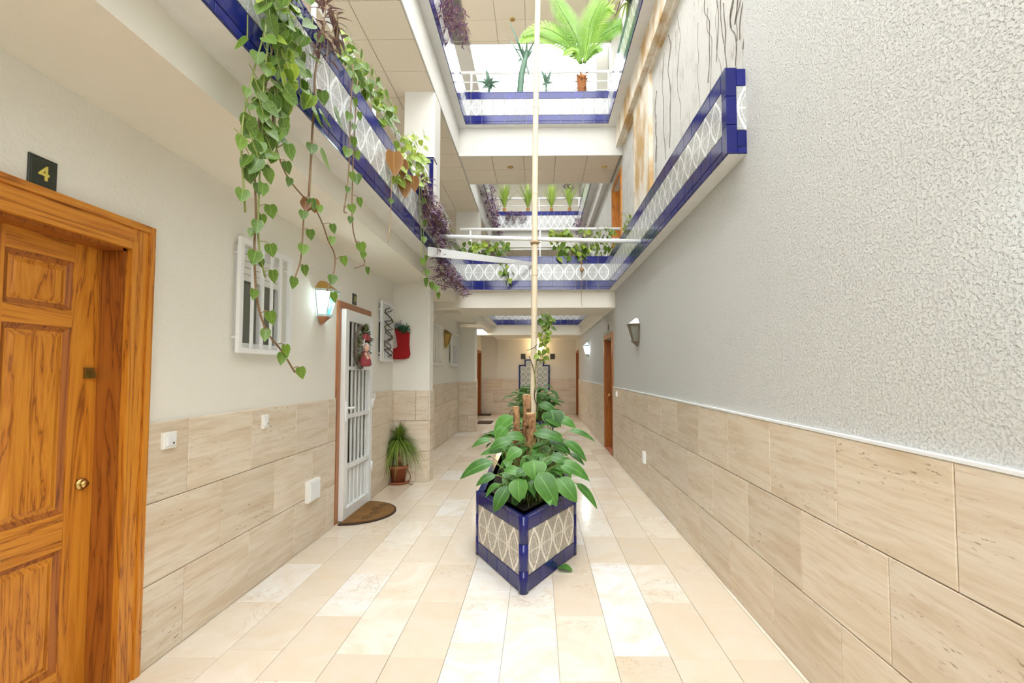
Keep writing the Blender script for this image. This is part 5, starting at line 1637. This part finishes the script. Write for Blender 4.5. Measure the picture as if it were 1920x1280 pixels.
# ------------------------------------------------------------------ doormats, fallen leaf
dm = empty('doormat', (-1.9, 4.83, 0), 'brown half-round coir doormat before the white gate', 'doormat')
def half(r, y0=4.83, ry=0.40): return [(-1.90 + r * math.sin(math.pi * i / 24), y0 - ry * r / 0.42 * math.cos(math.pi * i / 24)) for i in range(25)]
MB().prism(half(0.42), 0.001, 0.014, lambda a_, b_, t: (a_, b_, t)).build('border', 'matedge', dm)
MB().prism([(a_ + 0.012, b_) for a_, b_ in half(0.39, 4.83, 0.395)], 0.005, 0.019, lambda a_, b_, t: (a_, b_, t)).build('pile', 'mat', dm)
mb = MB()
for k_ in range(4):
    c_ = Vector((-1.70 + 0.03 * (k_ % 2), 4.62 + 0.14 * k_, 0.0195))
    mb.tube([c_ + Vector((0.05 * math.cos(t) * (1 - t / 12), 0.06 * math.sin(t) * (1 - t / 12), 0)) for t in [i * 0.7 for i in range(11)]], 0.004, 4)
mb.build('scroll_pattern', 'matedge', dm)
for (px0, px1, py0, py1, lab) in ((895, 917, 774, 779, 'thin dark mat before the far door on the window side'), (892, 905, 789, 795, 'small dark mat past the second pilaster')):
    a_, b_ = on_z(px0, py1, 0.0), on_z(px1, py0, 0.0)
    m = MB().box((a_.x, a_.y, 0.001), (a_.x + 0.42, b_.y - 0.02, 0.012)); o = m.build('floor_mat', 'matedge', None); tag(o, lab, 'doormat', 'dark mats far down the corridor')
fl = on_z(1058, 1068, 0.006)
o = empty('fallen_leaf', (fl.x, fl.y, 0), 'single green leaf fallen on the floor beside the planter prow', 'leaf')
MB().blade((fl.x - 0.045, fl.y + 0.02, 0.014), (fl.x + 0.06, fl.y - 0.035, 0.012), 0.085, Vector((0, -0.1, 1)), 0.10, 0.2, 7).build('blade', 'lily', o, True)
MB().tube([(fl.x - 0.045, fl.y + 0.02, 0.014), (fl.x - 0.075, fl.y + 0.03, 0.004)], 0.003, 5).build('stalk', 'stemg', o)

# ------------------------------------------------------------------ wreath on the gate
wc = on_x(676, 651, -1.86)
wr = empty('christmas_wreath', (gx1 + 0.005, wc.y, wc.z), 'twig christmas wreath with greenery and a small doll on the white gate', 'wreath')
wrn = random.Random(4)
def wp(a_, r_, o_=0.0): return Vector((-1.855 + o_, wc.y + 0.15 * r_ * math.sin(a_), wc.z + 0.205 * r_ * math.cos(a_)))
for k_ in range(7):
    ph = wrn.uniform(0, 6)
    m = MB(); m.tube([wp(2 * math.pi * i / 30, 1 + 0.10 * math.sin(i * 0.9 + ph), 0.018 * math.cos(i * 1.1 + ph)) for i in range(31)], 0.009, 5, False)
    m.build('twig_ring', 'twig', wr, True)
def tuft(name, a0, a1, n, mat, l=(0.03, 0.06), rr=1.0):
    mb = MB()
    for _ in range(n):
        q = wp(wrn.uniform(a0, a1), rr * wrn.uniform(0.82, 1.15), wrn.uniform(0, 0.04)); d_ = Vector((wrn.uniform(0.0, 1), wrn.uniform(-1, 1), wrn.uniform(-1, 1))).normalized()
        mb.blade(q, q + d_ * wrn.uniform(*l), 0.014, Vector((1, 0.2, 0.3)), 0.05, 0.2, 3, 'lens')
    mb.build(name, mat, wr)['kind'] = 'stuff'
tuft('greenery', -0.2, 1.5, 150, 'moss'); tuft('greenery', 4.0, 5.4, 70, 'moss'); tuft('greenery', 1.5, 2.6, 40, 'agave')
for (dy, dz, rx) in ((0.03, 0.115, 0.05), (0.075, 0.10, 0.045), (0.0, 0.10, 0.035)):
    MB().ball((-1.815, wc.y + dy, wc.z + dz), (0.03, rx, 0.032)).build('red_bow', 'check', wr, True)
dl_ = MB().lathe((-1.825, wc.y + 0.02, wc.z - 0.20), [(0.02, 0), (0.075, 0.01), (0.07, 0.06), (0.045, 0.12), (0.025, 0.16)], 12).build('doll', 'check', wr, True)
MB().ball((-1.80, wc.y + 0.0, wc.z - 0.01), (0.032, 0.034, 0.038)).build('doll_head', 'skin', dl_, True)
MB().ball((-1.815, wc.y + 0.035, wc.z + 0.005), (0.035, 0.045, 0.05)).build('doll_hair', 'fluff', dl_, True)
for s_ in (-1, 1):
    MB().tube([(-1.80, wc.y + 0.01 + s_ * 0.03, wc.z - 0.06), (-1.775, wc.y + s_ * 0.03, wc.z - 0.105)], [0.016, 0.013], 8).build('doll_arm', 'skin', dl_, True)
    MB().ball((-1.77, wc.y + s_ * 0.032, wc.z - 0.112), 0.016).build('doll_hand', 'skin', dl_, True)
MB().tube([(-1.81, wc.y - 0.12, wc.z + 0.02), (-1.805, wc.y - 0.07, wc.z + 0.03), (-1.80, wc.y - 0.045, wc.z + 0.085)], [0.006, 0.012, 0.006], 6).tube([(-1.805, wc.y - 0.075, wc.z + 0.03), (-1.80, wc.y - 0.06, wc.z - 0.01)], 0.006, 5).build('white_deer', 'fluff', wr, True)

# ------------------------------------------------------------------ red stocking on the pilaster
YS = COLY - 0.05
outl = [(741, 616), (754, 617), (768, 624), (767, 645), (769, 664), (766, 671), (758, 673), (740, 673.5), (732, 672), (729.5, 665), (731, 655), (742, 653), (746, 649), (745, 640)]
pts2 = [on_y(a_, b_, YS) for a_, b_ in outl]
sk = empty('christmas_stocking', (sum(q.x for q in pts2) / len(pts2), YS, pts2[0].z), 'red felt christmas stocking with green tinsel cuff hung by the pilaster', 'stocking')
cen_ = sum(pts2, Vector()) / len(pts2)
m = MB()
n = len(pts2)
rings_ = []
for yo, sc_ in ((-0.03, 0.90), (-0.018, 1.0), (0.018, 1.0), (0.03, 0.9)):
    rings_.append([Vector((cen_.x + (q.x - cen_.x) * sc_, YS + yo, cen_.z + (q.z - cen_.z) * sc_)) for q in pts2])
vs = [q for r_ in rings_ for q in r_]
fs = [tuple(range(n)), tuple(range(4 * n - 1, 3 * n - 1, -1))]
for i in range(3):
    for k_ in range(n):
        fs.append((i * n + k_, (i + 1) * n + k_, (i + 1) * n + (k_ + 1) % n, i * n + (k_ + 1) % n))
m.add(vs, fs); m.build('sock', 'red', sk, False)
def fluff(name, x0, x1, y0, y1, n, mat):
    mb = MB()
    for _ in range(n):
        q = on_y(wrn.uniform(x0, x1), wrn.uniform(y0, y1), YS - 0.01 + wrn.uniform(-0.04, 0.03)); d_ = Vector((wrn.uniform(-1, 1), wrn.uniform(-1, 0.2), wrn.uniform(-1, 1))).normalized()
        mb.blade(q, q + d_ * wrn.uniform(0.03, 0.05), 0.012, Vector((0.3, -0.5, 1)), 0.05, 0.2, 3, 'strap')
    mb.build(name, mat, sk)['kind'] = 'stuff'
fluff('tinsel_cuff', 747, 768, 610, 624, 190, 'tinsel'); fluff('tinsel_cuff', 742, 758, 609, 616, 60, 'tinsel'); fluff('silver_tinsel', 738, 754, 606, 614, 80, 'silver')
MB().tube([on_y(750, 615, YS), on_y(751, 603, YS + 0.03), Vector((on_y(752, 600, COLY).x, COLY, on_y(752, 600, COLY).z))], 0.003, 5).build('hanging_loop', 'red', sk)

# ------------------------------------------------------------------ dry roots left on the old upper wall
rr = random.Random(40)
for g_, (ya_, yb2, n_, lab) in enumerate(((2.95, 3.45, 12, 'dense dark dry roots clinging to the old wall beside the planter end'), (3.5, 5.6, 12, 'scattered thin dry roots clinging to the old wall above the long planter'))):
    o = empty('dry_roots', (1.445, (ya_ + yb2) / 2, P1T), lab, 'roots', 'dry roots on the upper wall')
    for i in range(n_):
        y_ = rr.uniform(ya_, yb2); z_ = rr.uniform(P1T + 0.02, 4.2); zt2 = min(5.25, z_ + rr.uniform(0.5, 1.4))
        pts = []
        for k_ in range(8):
            pts.append(Vector((1.446, y_ + 0.045 * math.sin(k_ * rr.uniform(0.6, 1.6) + i) + 0.02 * k_ * rr.uniform(-1, 1) * 0.3, z_ + (zt2 - z_) * k_ / 7)))
        r_ = rr.uniform(0.0015, 0.0045)
        MB().tube(smooth(pts, 3), [r_ * (0.6 + 0.4 * rr.random()) for _ in range(len(smooth(pts, 3)))], 5).clamp(x1=1.4495).build('root', 'twig', o)
